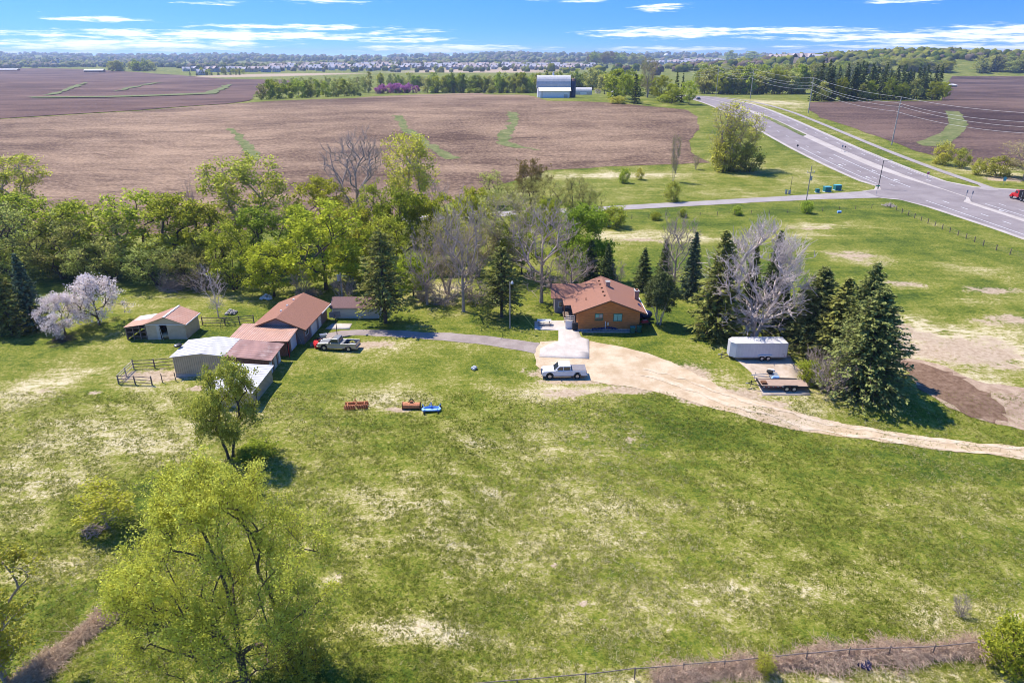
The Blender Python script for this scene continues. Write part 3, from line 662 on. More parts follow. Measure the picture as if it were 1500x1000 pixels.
def build_white_barn():
    r = empty('barn', (-45.4, 83.2, H(-40, 84)), math.radians(0.5), 'tan corrugated barn with white metal roof and brown roofed side', 'barn')
    b = MB(); b.prism([(0, .35), (6.9, .35), (6.9, 2.95), (4.0, 3.32), (0, 2.88)], 'y', 0.15, 5.6, M['tan_metal'])
    for i in range(24): b.box(.12 + i * .29, .19 + i * .29, .11, .151, .36, 2.86, M['tan_rib'])
    b.build('wall', r)
    f = MB(); f.box(-.02, 6.92, .10, 5.65, -.4, .35, M['concrete_wall']); f.build('foundation', r)
    b = MB(); b.prism([(6.92, -.2), (12.6, -.2), (12.6, 2.26), (6.92, 2.86)], 'y', 0.35, 5.3, M['red_wood']); b.build('side_wall', r)
    a = [(-.3, -.1, 2.92), (-.3, 6.0, 2.92), (4.0, 6.0, 3.45), (4.0, -.1, 3.45)]; c = [(4.0, -.1, 3.45), (4.0, 6.0, 3.45), (7.0, 6.0, 3.08), (7.0, -.1, 3.08)]
    f = MB(); f.slab(a[::-1], .07, M['white_metal']); f.slab([c[0], c[3], c[2], c[1]], .07, M['white_metal'])
    ribs(f, a[0], a[1], a[2], a[3], 10, .07, .035, M['white_metal']); ribs(f, c[3], c[2], c[1], c[0], 10, .07, .035, M['white_metal']); f.build('roof', r)
    c = [(7.005, -.05, 3.06), (13.2, -.05, 2.36), (13.2, 5.9, 2.36), (7.005, 5.9, 3.06)]
    f = MB(); f.slab(c, .07, M['rust_metal']); ribs(f, c[1], c[2], c[3], c[0], 9, .08, .04, M['rust_metal']); o = f.build('side_roof', r)
    f = MB(); f.slab([(7.0, -.09, 3.05), (13.2, -.09, 2.35), (13.2, -.052, 2.35), (7.0, -.052, 3.05)], .2, M['brown_trim']); f.build('fascia', o)
    for y0, y1, m in ((.6, 1.5, 'white_paint'), (2.2, 3.4, 'beige_siding'), (4.1, 5.0, 'white_paint')):
        d = MB(); d.box(12.6, 12.66, y0, y1, 0, 2.0, M[m]); d.box(12.66, 12.70, y0 + .08, y0 + .14, .1, 1.9, M['old_wood']); d.build('door', r)
    s = MB(); s.tube([(-.25, 3.4, 0), (-.25, 3.4, 3.3)], .05, M['steel']); s.ball((-.45, 3.1, 3.3), .55, M['black'], 14, 8, .45); s.ball((-.52, 2.98, 3.38), .38, M['steel'], 12, 8, .35); s.build('satellite_dish', r)
    r2 = empty('lean_to_shed', (-37.4, 74.3, H(-35, 78)), math.radians(0.0), 'tan lean-to with white metal roof half hidden behind the leaning leafy tree', 'shed')
    b = MB(); b.prism([(0.15, -.2), (5.5, -.2), (5.5, 2.0), (.15, 2.35)], 'y', .2, 7.8, M['tan_metal'])
    for i in range(26): b.box(5.5, 5.53, .3 + i * .29, .37 + i * .29, .1, 1.98, M['tan_rib'])
    b.build('wall', r2)
    c = [(-.1, 0, 2.48), (5.8, 0, 2.10), (5.8, 8.1, 2.10), (-.1, 8.1, 2.48)]
    f = MB(); f.slab(c, .06, M['white_metal']); ribs(f, c[1], c[2], c[3], c[0], 16, .07, .035, M['white_metal']); f.build('roof', r2)
build_white_barn()

def build_open_shed():
    r = empty('barn', (-58.9, 96.4, H(-54, 98)), 0, 'tan open fronted pole barn with pinkish brown roof beside the blossoming tree', 'barn')
    b = MB(); w = M['tan_metal']
    b.box(3.3, 4.9, 0, .12, -.2, 2.35, w); b.box(6.5, 9.3, 0, .12, -.2, 2.35, w); b.prism([(3.3, 2.35), (9.3, 2.35), (9.3, 2.42), (6.5, 3.5), (3.3, 2.42)], 'y', 0, .12, w)
    b.prism([(3.42, -.2), (9.18, -.2), (9.18, 2.40), (6.5, 3.44), (3.42, 2.40)], 'y', 4.5, 4.62, w); b.box(9.18, 9.3, .12, 4.62, -.2, 2.4, w); b.box(3.3, 3.42, .12, 4.62, -.2, 2.35, w)
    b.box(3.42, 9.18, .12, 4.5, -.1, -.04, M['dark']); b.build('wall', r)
    d = MB(); d.box(4.9, 5.35, -.06, -.01, -.1, 2.25, M['beige_siding']); d.slab([(5.4, -.1, 2.2), (5.48, -.1, 2.2), (5.8, -.3, 0), (5.72, -.3, 0)], .1, M['steel']); d.build('door', r)
    d = MB(); d.box(3.3, 9.3, -.07, -.002, 2.28, 2.38, M['white_paint']); d.build('door_track', r)
    c1 = [(3.1, -.35, 2.42), (6.5, -.35, 3.66), (6.5, 4.9, 3.66), (3.1, 4.9, 2.42)]; c2 = [(6.5, -.35, 3.66), (9.6, -.35, 2.45), (9.6, 4.9, 2.45), (6.5, 4.9, 3.66)]
    f = MB(); f.slab(c1, .06, M['copper_metal']); f.slab(c2, .06, M['copper_metal']); ribs(f, c1[0], c1[3], c1[2], c1[1], 9, .07, .03, M['copper_metal']); ribs(f, c2[1], c2[2], c2[3], c2[0], 9, .07, .03, M['copper_metal'])
    roof = f.build('roof', r); f = MB(); f.box(6.35, 6.65, -.36, 4.92, 3.63, 3.70, M['white_paint']); f.build('ridge_cap', roof); f = MB(); f.box(9.6, 9.68, -.35, 4.9, 2.33, 2.46, M['white_paint']); f.build('gutter', roof)
    c = [(0, -.2, 1.95), (3.1, -.2, 2.40), (3.1, 4.8, 2.40), (0, 4.8, 1.95)]
    f = MB(); f.slab(c, .05, M['copper_metal']); f.slab([(0.3, 2.4, 2.02), (3.0, 2.4, 2.41), (3.0, 4.7, 2.41), (0.3, 4.7, 2.02)], .02, M['white_metal']); f.build('lean_to_roof', r)
    p = MB()
    for x in (.1, 1.15, 2.2, 3.1):
        p.box(x, x + .14, 0, .14, -.2, 1.95 + x * .1, M['old_wood'])
    for z in (.25, .95, 1.65): p.box(.1, 3.2, .14, .2, z, z + .16, M['old_wood'])
    p.box(.1, .2, .14, 4.7, .0, 1.9, M['old_wood']); p.box(.2, 3.2, 4.6, 4.7, 0, 1.9, M['old_wood']); p.build('stall_frame', r)
    h = MB(); h.ball((0, 0, .42), .75, M['hay'], 14, 8, .62); h.ball((.9, .3, .3), .55, M['hay'], 12, 7, .6); o = h.build('hay_pile'); o.location = (-52.9, 97.0, H(-53, 97)); tag(o, 'tan hay heap in the dark doorway of the open barn', 'hay')
build_open_shed()

def build_tan_shed():
    r = empty('shed', (-29.6, 105.6, H(-26, 107)), 0, 'small beige shed with dark brown roof behind the open spruce', 'shed')
    b = MB(); b.prism([(0, -.2), (3.6, -.2), (3.6, 2.0), (1.8, 3.0), (0, 2.0)], 'x', 0.0, 7.6, M['beige_siding']); b.build('wall', r)
    f = MB(); gable_roof(f, -.25, 7.85, -.35, 3.95, 1.98, 3.2, .1, M['shingle_dark'], 'x'); f.build('roof', r)
    d = MB(); d.box(7.6, 7.65, 1.1, 2.5, 0, 1.9, M['white_paint']); d.build('door', r)
    for x in (-.02, 7.5): t = MB(); t.box(x, x + .12, -.03, 0, 0, 2.0, M['white_paint']); t.build('corner_trim', r)
build_tan_shed()

def build_far_barn():
    c = P(811, 143); Y = c.y
    r = empty('barn', (c.x - 11.0, Y, c.z), 0, 'large white dairy barn with rounded silver roof and roof cupola on the hill', 'barn')
    wm, rm = mat('barn_white', (0.82, 0.81, 0.79), .6, .04), M['white_metal']
    b = MB(); b.box(0, 22, 0, 11, -.5, 6.0, wm); pr = [(0, 6.0), (11, 6.0)]
    arch = [(5.5 - 6.0 * math.cos(math.pi * i / 12) , 5.6 + 8.2 * math.sin(math.pi * i / 12) ** 0.9) for i in range(13)]
    b.prism([(p, q) for p, q in arch[::-1]], 'x', .2, 21.8, wm); b.build('wall', r)
    f = MB()
    for i in range(12):
        (a0, b0), (a1, b1) = arch[i], arch[i + 1]
        f.slab([(-.4, a0, b0 + .2), (22.4, a0, b0 + .2), (22.4, a1, b1 + .2), (-.4, a1, b1 + .2)], .15, rm)
    roof = f.build('roof', r, smooth=False)
    q = MB(); q.box(10.2, 11.4, 5, 6.2, 13.7, 15.2, wm); q.tube([(10.8, 5.6, 15.2), (10.8, 5.6, 16.6)], .75, rm, 8, .05); q.build('cupola', roof)
    b = MB(); b.box(1.5, 21, -5.5, -.02, -.5, 4.3, wm); b.build('lean_to_wall', r)
    f = MB(); f.slab([(.5, -6.2, 4.4), (22.3, -6.2, 4.4), (22.3, .1, 7.0), (.5, .1, 7.0)], .15, mat('cream_metal_roof', (0.70, 0.64, 0.50), .5, .05)); f.build('lean_to_roof', r)
    d = MB(); d.box(17.5, 20.0, -5.56, -5.5, 0, 2.2, M['steel']); d.build('door', r)
    d = MB(); d.box(2.6, 3.1, -5.55, -5.5, 0, 4.0, mat('cream_board', (0.6, 0.5, 0.3))); d.build('corner_board', r)
    c2 = P(833, 137); r2 = empty('silo', (c.x + 13.2, Y + 3, c.z), 0, 'dark blue round silo right beside the white dairy barn', 'silo')
    s = MB(); s.tube([(0, 0, -.5), (0, 0, 10.5)], 1.9, mat('dark_blue_silo', (0.05, 0.065, 0.14), .4, .1), 18); s.build('shell', r2)
    s = MB(); s.tube([(0, 0, 10.5), (0, 0, 11.6), (0, 0, 12.0)], 2.0, M['shingle_dark'], 14, .6); s.build('roof', r2)
    p = P(851, 139); r3 = empty('machine_shed', (p.x - 4.6, p.y, p.z), 0, 'low white machine shed with rounded roof beside the blue silo', 'shed')
    s = MB(); ar = [(4 - 4.2 * math.cos(math.pi * i / 10), 2.0 + 3.2 * math.sin(math.pi * i / 10)) for i in range(11)]
    s.prism([(-.2, -.4), (8.2, -.4)] + ar[::-1], 'x', 0, 13.2, rm); s.build('shell', r3)
    d = MB(); d.box(4, 9, -.27, -.2, 0, 2.0, wm); d.build('door', r3)
    for px, py, w, h, lab in ((907, 141, 6.5, 4.2, 'small white farmhouse behind the trees right of the dairy barn'), (918, 137, 7.0, 5.6, 'taller white farm building between the trees right of the dairy barn')):
        p = P(px, py); q = empty('farmhouse', p, 0.2, lab, 'house')
        s = MB(); s.prism([(-w / 2, -.3), (w / 2, -.3), (w / 2, h * .62), (0, h), (-w / 2, h * .62)], 'y', 0, 8, wm); s.build('wall', q)
        s = MB(); gable_roof(s, -w / 2 - .4, w / 2 + .4, -.4, 8.4, h * .62 - .1, h + .12, .15, M['grey_wall']); s.build('roof', q)
        for x in (-.28, .08): s = MB(); s.box(w * x, w * (x + .2), -.05, 0, 1, 2.2, M['glass']); s.build('window', q)
build_far_barn()

def build_far_farm():
    wm = M['white_metal']; rp = mat('far_red_barn', (0.26, 0.05, 0.05), .8, .1)
    for px, py, w, h, m, rfm, lab in ((137, 106, 46, 7, rp, wm, 'long red barn with white roof out on the dark field'), (50, 98, 60, 7, rp, M['shingle'], 'long low reddish barn beside the twin far silos'),
                                      (8, 104, 60, 5, rp, wm, 'white roofed farm shed at the far end of the dark field'), (1393, 127.5, 16, 3.2, M['dark'], wm, 'long white trailer shed on the far dark field beyond the conifers')):
        p = P(px, py); r = empty('barn', p, 0.1, lab, 'barn')
        s = MB(); s.prism([(0, -1), (16, -1), (16, h * .6), (8, h), (0, h * .6)], 'x', -w / 2, w / 2, m); s.build('wall', r)
        s = MB(); gable_roof(s, -w / 2 - 1, w / 2 + 1, -1, 17, h * .6, h * 1.08, .4, rfm, 'x'); s.build('roof', r)
    for px, t_, lab in ((80, 90, 'shorter dark silo of the far twin silos'), (87, 86.5, 'taller pale silo of the far twin silos')):
        p = P(px, 98); h = z_at(p.y, t_) - p.z; r = empty('silo', p, 0, lab, 'silo')
        s = MB(); s.tube([(0, 0, -1), (0, 0, h)], 4.5, M['steel'], 14); s.build('shell', r); s = MB(); s.ball((0, 0, h), 4.6, M['dark'], 14, 8, .6); s.build('dome', r)
    p = P(975, 96); h = z_at(p.y, 79) - p.z; r = empty('water_tower', p, 0, 'white water tower far beyond the green field', 'water tower')
    s = MB(); s.tube([(0, 0, -2), (0, 0, h * .7)], 5.5, M['white_paint'], 14); s.build('column', r); s = MB(); s.ball((0, 0, h * .84), 12.0, M['white_paint'], 18, 10, .72); s.build('tank', r)
build_far_farm()

# ------------------------------------------------------------------ vehicles
def add_wheel(parent, x, y, z, r, w, side, rimf=0.58):
    t = MB(); n = 22; k = 0.055
    prof = [(r * rimf, -w / 2), (r - k, -w / 2), (r, -w / 2 + k), (r, w / 2 - k), (r - k, w / 2), (r * rimf, w / 2)]
    pts = []; fs = []
    for i in range(n):
        a = 6.28318 * i / n
        for (q, yy) in prof: pts.append((x + q * math.cos(a), y + yy, z + q * math.sin(a)))
    m = len(prof)
    for i in range(n):
        for j in range(m): fs.append((i * m + j, i * m + (j + 1) % m, ((i + 1) % n) * m + (j + 1) % m, ((i + 1) % n) * m + j))
    t.poly(pts, fs, M['rubber']); o = t.build('wheel', parent)
    d = MB(); yo = y + side * w * 0.36; d.tube([(x, y - w * .3, z), (x, y + w * .3, z)], r * rimf * 1.01, M['rim'], 20)
    for i in range(6):
        a = 6.28318 * i / 6; c, s = math.cos(a), math.sin(a); q = r * rimf
        d.tube([(x + c * .05, yo, z + s * .05), (x + c * q * .95, yo, z + s * q * .95)], .035, M['rim'], 4)
    d.build('rim', o); return o

def pickup(x, y, rz, paint, lower, label, crew=True, cover=True):
    z = H(x, y); r = empty('pickup_truck', (x, y, z), rz, label, 'pickup truck')
    Lf, Lr = -2.95, 2.95; hw = 1.0; wf, wr = -1.95, 1.75; R = .41; aw = .52
    def arch(cx, n=8): return [(cx + aw * math.cos(math.pi * i / n), .5 + aw * math.sin(math.pi * i / n) * 1.0) for i in range(n + 1)]
    prof = [(Lf, .5)] + [(p, q) for p, q in arch(wf)[::-1]] + [(p, q) for p, q in arch(wr)[::-1]] + [(Lr, .5), (Lr, 1.28), (.98, 1.28), (-1.30, 1.22), (-2.75, 1.12), (Lf, .98)]
    b = MB()
    for s in (-1, 1): b.prism(prof, 'y', s * hw, s * (hw - .10), paint)
    b.box(Lf + .1, -1.2, -hw + .1, hw - .1, .5, .97, M['black']); b.prism([(-2.72, 1.0), (-1.2, 1.0), (-1.2, 1.24), (-2.70, 1.13), (-2.88, 1.0)], 'y', -hw + .1, hw - .1, paint)
    b.box(-1.2, .98, -hw + .1, hw - .1, .45, 1.25, paint); b.box(.98, Lr - .06, -hw + .1, hw - .1, .62, .72, M['black'] if not cover else paint)
    b.box(Lr - .08, Lr, -hw + .1, hw - .1, .55, 1.27, paint)
    b.build('body', r, bevel=.035)
    if lower:
        for s in (-1, 1): c = MB(); c.box(-1.38, 1.2, s * hw - .012, s * hw + .012, .5, .78, lower); c.build('side_cladding', r)
    cx1 = 1.0 if crew else .45
    c = MB(); c.prism([(-1.42, 1.20), (cx1 - .05, 1.20), (cx1 - .16, 1.86), (cx1 - .4, 1.90), (-.55, 1.88), (-.72, 1.83)], 'y', -hw + .12, hw - .12, paint); c.build('cab', r, bevel=.05)
    g = MB(); yy = hw - .11
    g.poly([(-1.36, -.80, 1.27), (-1.36, .80, 1.27), (-.77, .72, 1.81), (-.77, -.72, 1.81)], [(0, 1, 2, 3)], M['car_glass']); g.v = [(a - .02, b_, c_ + .02) for a, b_, c_ in g.v]; g.build('windshield', r)
    spans = ((-1.08, -.18), (-.08, cx1 - .22)) if crew else ((-1.08, cx1 - .25),)
    for s in (-1, 1):
        for a0, a1 in spans:
            g = MB(); y0 = s * (yy + .004); a2 = a0 + (.42 if a0 < -1 else .02)
            q = [(a0, y0, 1.30), (a1, y0, 1.30), (a1 - .03, y0, 1.76), (a2, y0, 1.76)]
            g.poly(q + [(u, v - s * .03, w) for u, v, w in q], [(0, 1, 2, 3) if s < 0 else (3, 2, 1, 0), (4, 5, 1, 0), (5, 6, 2, 1), (6, 7, 3, 2), (7, 4, 0, 3)], M['car_glass']); g.build('side_window', r)
        m = MB(); m.box(-1.12, -.95, s * hw, s * (hw + .20), 1.24, 1.44, paint if not lower else M['black']); m.build('side_mirror', r, bevel=.03)
        m = MB(); m.box(-2.97, -2.70, s * .62 - .24, s * .62 + .24, .80, 1.0, M['lamp_clear']); m.build('headlight', r)
        m = MB(); m.box(2.86, 2.97, s * .90 - .09, s * .90 + .11, .80, 1.22, M['tail_red']); m.build('tail_light', r)
        m = MB(); m.box(-.15, 0.0, s * (hw + .012) - .01, s * (hw + .012) + .01, 1.05, 1.09, M['chrome']); m.box(-1.45, .9, s * hw - .06, s * hw + .06, .40, .47, M['chrome']); m.build('door_trim', r)
    g = MB(); q = [(cx1 - .06, -.7, 1.32), (cx1 - .06, .7, 1.32), (cx1 - .15, .66, 1.78), (cx1 - .15, -.66, 1.78)]; g.poly([(a + .012, b_, c_) for a, b_, c_ in q], [(0, 1, 2, 3)], M['car_glass']); g.build('rear_window', r)
    m = MB(); m.box(-3.08, -2.93, -.95, .95, .45, .70, M['chrome']); m.build('bumper', r, bevel=.03); m = MB(); m.box(-3.0, -2.94, -.42, .42, .74, 1.0, M['black'] if not lower else M['chrome']); m.build('grille', r)
    m = MB(); m.box(2.95, 3.10, -.92, .92, .48, .66, M['chrome']); m.build('bumper', r, bevel=.03)
    if cover:
        m = MB(); m.box(1.02, 2.92, -.93, .93, 1.285, 1.32, mat('grey_bed_cover', (0.22, 0.20, 0.205), .8, .1)); m.build('bed_cover', r)
    else:
        m = MB(); m.box(1.6, 2.6, -.3, .5, .73, .80, M['steel']); m.box(.6, .98, -.85, .85, .73, 1.1, M['black']); m.build('bed_liner', r)
    for wx in (wf, wr):
        for s in (-1, 1): add_wheel(r, wx, s * (hw - .14), R, R, .26, s)
    return r
pickup(7.0, 83.6, math.radians(1), M['car_white'], None, 'white crew cab pickup with grey bed cover parked on bare ground before the apron')
pickup(-25.6, 93.0, math.radians(-7), M['car_white'] and M['car_pewter'], mat('tan_cladding', (0.46, 0.40, 0.33), .4, .04), 'pewter pickup with open empty bed parked on grass beside the garage', crew=False, cover=False)

def cargo_trailer():
    a, b_ = P(1072, 528), P(1147, 527); x = (a.x + b_.x) / 2; y = a.y + 1.15
    r = empty('cargo_trailer', (x, y, H(x, y) + .09), math.radians(0.5), 'white enclosed cargo trailer with two axles parked on the concrete pad', 'trailer')
    side = mat('white_aluminium_side', (0.60, 0.57, 0.58), .45, .05, .8)
    b = MB(); pl = [(3.9, -1.22), (3.9, 1.22), (-3.35, 1.22), (-4.05, .55), (-4.05, -.55), (-3.35, -1.22)]
    b.prism(pl[::-1], 'z', .50, 2.55, side)
    for i in range(15): b.box(-3.2 + i * .48, -3.17 + i * .48, -1.228, -1.2, .52, 2.5, M['white_paint'])
    b.build('body', r)
    f = MB(); pl2 = [(p * 1.008, q * 1.02) for p, q in pl]; f.prism(pl2[::-1], 'z', 2.55, 2.66, M['white_metal']); roof = f.build('roof', r, bevel=.03)
    v = MB(); v.box(-.4, .0, -.2, .2, 2.66, 2.8, M['white_paint']); v.build('roof_vent', roof)
    t = MB(); t.box(-3.3, 3.9, -1.25, -1.225, .46, .58, M['steel']); t.box(3.88, 3.97, -1.22, 1.22, .46, 2.6, M['steel']); t.build('frame_rail', r)
    d = MB(); d.box(3.97, 4.0, -1.1, 1.1, .6, 2.5, side); d.build('rear_door', r)
    t = MB(); t.tube([(-3.6, .9, .45), (-5.2, 0, .45)], .06, M['black']); t.tube([(-3.6, -.9, .45), (-5.2, 0, .45)], .06, M['black']); t.box(-5.45, -5.1, -.08, .08, .4, .52, M['steel']); t.tube([(-4.9, 0, 0), (-4.9, 0, .95)], .045, M['steel']); t.build('tongue', r)
    f = MB(); f.prism([(-.15, .76), (1.92, .76), (1.75, .90), (.02, .90)], 'y', -1.40, -1.23, M['white_paint']); f.build('fender', r)
    for wx in (.42, 1.32):
        for s in (-1, 1): add_wheel(r, wx, s * 1.29, .37, .37, .22, s)
    l = MB(); l.box(3.3, 3.7, -1.24, -1.225, .95, 1.0, M['black']); l.box(3.55, 3.7, -1.24, -1.225, .72, .80, M['tail_red']); l.build('marker_light', r)
cargo_trailer()

def flatbed_trailer():
    a = P(1115, 574); x = a.x + 3.1; y = a.y + .95
    r = empty('flatbed_trailer', (x, y, H(x, y) + .09), math.radians(-2), 'flatbed equipment trailer with plank deck, two axles and raised rear ramps', 'trailer')
    b = MB(); b.box(-3.1, 2.6, -1.0, 1.0, .62, .68, M['deck']); b.build('deck', r)
    f = MB()
    for s in (-1, 1): f.box(-3.15, 3.0, s * 1.06 - .05, s * 1.06 + .05, .50, .70, M['black'])
    f.box(-3.2, -3.1, -1.1, 1.1, .50, .74, M['black']); f.box(2.6, 3.0, -1.0, 1.0, .50, .64, M['deck']); f.build('frame', r)
    t = MB()
    for i in range(12): t.box(-2.9 + i * .3, -2.75 + i * .3, -1.118, -1.112, .54, .64, M['sign_red'] if i % 2 else M['white_paint'])
    t.build('reflective_tape', r)
    t = MB(); t.tube([(-3.1, .8, .55), (-4.6, 0, .55)], .06, M['black']); t.tube([(-3.1, -.8, .55), (-4.6, 0, .55)], .06, M['black']); t.box(-4.85, -4.5, -.07, .07, .5, .6, M['steel']); t.tube([(-4.1, .1, 0), (-4.1, .1, .9)], .05, M['black']); t.build('tongue', r)
    f = MB(); f.prism([(-.5, .76), (1.53, .76), (1.35, .88), (-.32, .88)], 'y', -1.36, -1.12, M['black']); f.build('fender', r)
    for s in (-1, 1):
        p = MB(); c = s * .72
        for yy in (c - .2, c + .2): p.slab([(2.86, yy - .03, .66), (2.86, yy + .03, .66), (3.25, yy + .03, 2.05), (3.25, yy - .03, 2.05)], .12, M['black'])
        for k in range(6): p.box(2.86 + k * .07, 2.92 + k * .07, c - .2, c + .2, .72 + k * .23, .77 + k * .23, M['black'])
        p.build('ramp', r)
    for wx in (.05, .98):
        for s in (-1, 1): add_wheel(r, wx, s * 1.24, .38, .38, .22, s)
    q = MB(); q.box(-2.95, -2.3, -.65, .1, .68, .95, M['brown_trim']); q.build('tool_box', r)
flatbed_trailer()

def tow_dolly():
    a = P(1130, 560); x, y = a.x + .6, a.y + 1.2
    r = empty('tow_dolly', (x, y, H(x, y) + .09), math.radians(-4), 'small two wheeled tow dolly with white fenders and spare tyre behind the flatbed', 'trailer')
    f = MB(); f.box(-.5, .7, -.9, .9, .35, .45, M['steel']); f.tube([(-.5, .5, .4), (-2.9, 0, .4)], .05, M['steel']); f.tube([(-.5, -.5, .4), (-2.9, 0, .4)], .05, M['steel']); f.tube([(-2.4, 0, 0), (-2.4, 0, .8)], .04, M['steel']); f.build('frame', r)
    for s in (-1, 1):
        g = MB(); g.prism([(-.55, .5), (.55, .5), (.38, .78), (-.38, .78)], 'y', s * 1.1 - .14, s * 1.1 + .14, M['light_blue'] if s < 0 else M['white_paint']); g.build('fender', r); add_wheel(r, 0, s * 1.1, .32, .32, .2, s)
    g = MB(); g.box(.7, 3.0, -.5, -.2, .12, .2, M['black']); g.build('ramp', r)
    g = MB(); g.tube([(-.35, .55, .62), (-.35, .55, .82)], .42, M['rubber'], 18); g.build('spare_tyre', r)
tow_dolly()

def dump_truck():
    x, y = 152.6, 204.0
    r = empty('dump_truck', (x, y, H(x, y) + .09), 0, 'red dump truck with black box driving on the highway at the frame edge', 'truck')
    rr = empty('chassis', (0, 0, 0)); bpy.data.objects.remove(rr)
    r.rotation_euler = (0, 0, math.radians(-88))      # front (local -x) points up the highway
    rp = M['red_paint']; bk = M['black']
    b = MB(); b.prism([(-4.6, .9), (-3.0, .9), (-3.0, 1.95), (-4.3, 1.75), (-4.6, 1.5)], 'y', -.95, .95, rp); b.build('hood', r, bevel=.08)
    b = MB(); b.prism([(-3.0, .9), (-1.2, .9), (-1.2, 2.9), (-2.6, 2.9), (-3.0, 2.0)], 'y', -1.15, 1.15, rp); b.build('cab', r, bevel=.06)
    for s in (-1, 1):
        g = MB(); g.poly([(-2.75, s * 1.16, 2.0), (-1.6, s * 1.16, 2.0), (-1.6, s * 1.16, 2.7), (-2.5, s * 1.16, 2.7)], [(0, 1, 2, 3)], M['car_glass']); g.build('side_window', r)
        f = MB(); f.prism([(-4.5, .8), (-3.3, .8), (-3.5, 1.3), (-4.3, 1.3)], 'y', s * 1.2 - .2, s * 1.2 + .15, rp); f.build('fender', r)
        e = MB(); e.tube([(-1.05, s * .95, 1.0), (-1.05, s * .95, 3.3)], .09, M['chrome']); e.build('exhaust_stack', r)
    g = MB(); g.poly([(-3.02, -1.0, 2.05), (-3.02, 1.0, 2.05), (-2.62, 1.0, 2.8), (-2.62, -1.0, 2.8)], [(0, 1, 2, 3)], M['car_glass']); g.v = [(a - .03, b_, c) for a, b_, c in g.v]; g.build('windshield', r)
    m = MB(); m.box(-4.85, -4.62, -1.2, 1.2, .5, .85, M['chrome']); m.box(-4.66, -4.6, -.7, .7, .95, 1.5, M['chrome']); m.build('bumper', r)
    d = MB(); d.poly([(-.7, -1.25, 1.2), (4.6, -1.25, 1.2), (5.2, -1.25, 2.9), (-1.0, -1.25, 2.9), (-.7, 1.25, 1.2), (4.6, 1.25, 1.2), (5.2, 1.25, 2.9), (-1.0, 1.25, 2.9)], [(0, 1, 2, 3), (7, 6, 5, 4), (0, 4, 5, 1), (1, 5, 6, 2), (3, 7, 4, 0)], bk)
    for i in range(7):
        for s in (-1, 1): d.box(-.5 + i * .8, -.4 + i * .8, s * 1.28 - .03, s * 1.28 + .03, 1.25, 2.9, M['steel'] if i in (1,) else bk)
    d.slab([(-1.0, -1.2, 2.7), (5.0, -1.2, 2.7), (5.0, 1.2, 2.7), (-1.0, 1.2, 2.7)], .1, M['tilled']); d.slab([(-1.7, -1.2, 3.0), (-.95, -1.2, 3.0), (-.95, 1.2, 3.0), (-1.7, 1.2, 3.0)], .08, bk); d.build('dump_box', r)
    c = MB(); c.box(-4.3, 4.8, -.45, .45, .75, 1.15, bk); c.build('chassis', r)
    for wx in (-3.9, .2, 1.3, 2.4, 3.6):
        for s in (-1, 1): add_wheel(r, wx, s * 1.05, .52, .52, .3, s, .55)
dump_truck()

def small_car(px, py, label, paint):
    p = P(px, py); r = empty('car', (p.x, p.y, p.z + .09), math.radians(90), label, 'car')
    b = MB(); b.prism([(-2.2, .35), (2.2, .35), (2.25, .85), (1.0, .95), (-1.4, .95), (-2.2, .8)], 'y', -.88, .88, paint); b.build('body', r, bevel=.06)
    b = MB(); b.prism([(-1.5, .93), (1.3, .93), (.7, 1.45), (-.9, 1.45)], 'y', -.78, .78, M['car_glass']); b.build('cabin', r, bevel=.05)
    for wx in (-1.35, 1.35):
        for s in (-1, 1): add_wheel(r, wx, s * .8, .32, .32, .2, s)
small_car(1023, 146.5, 'small dark car at the crest of the highway', M['black'])

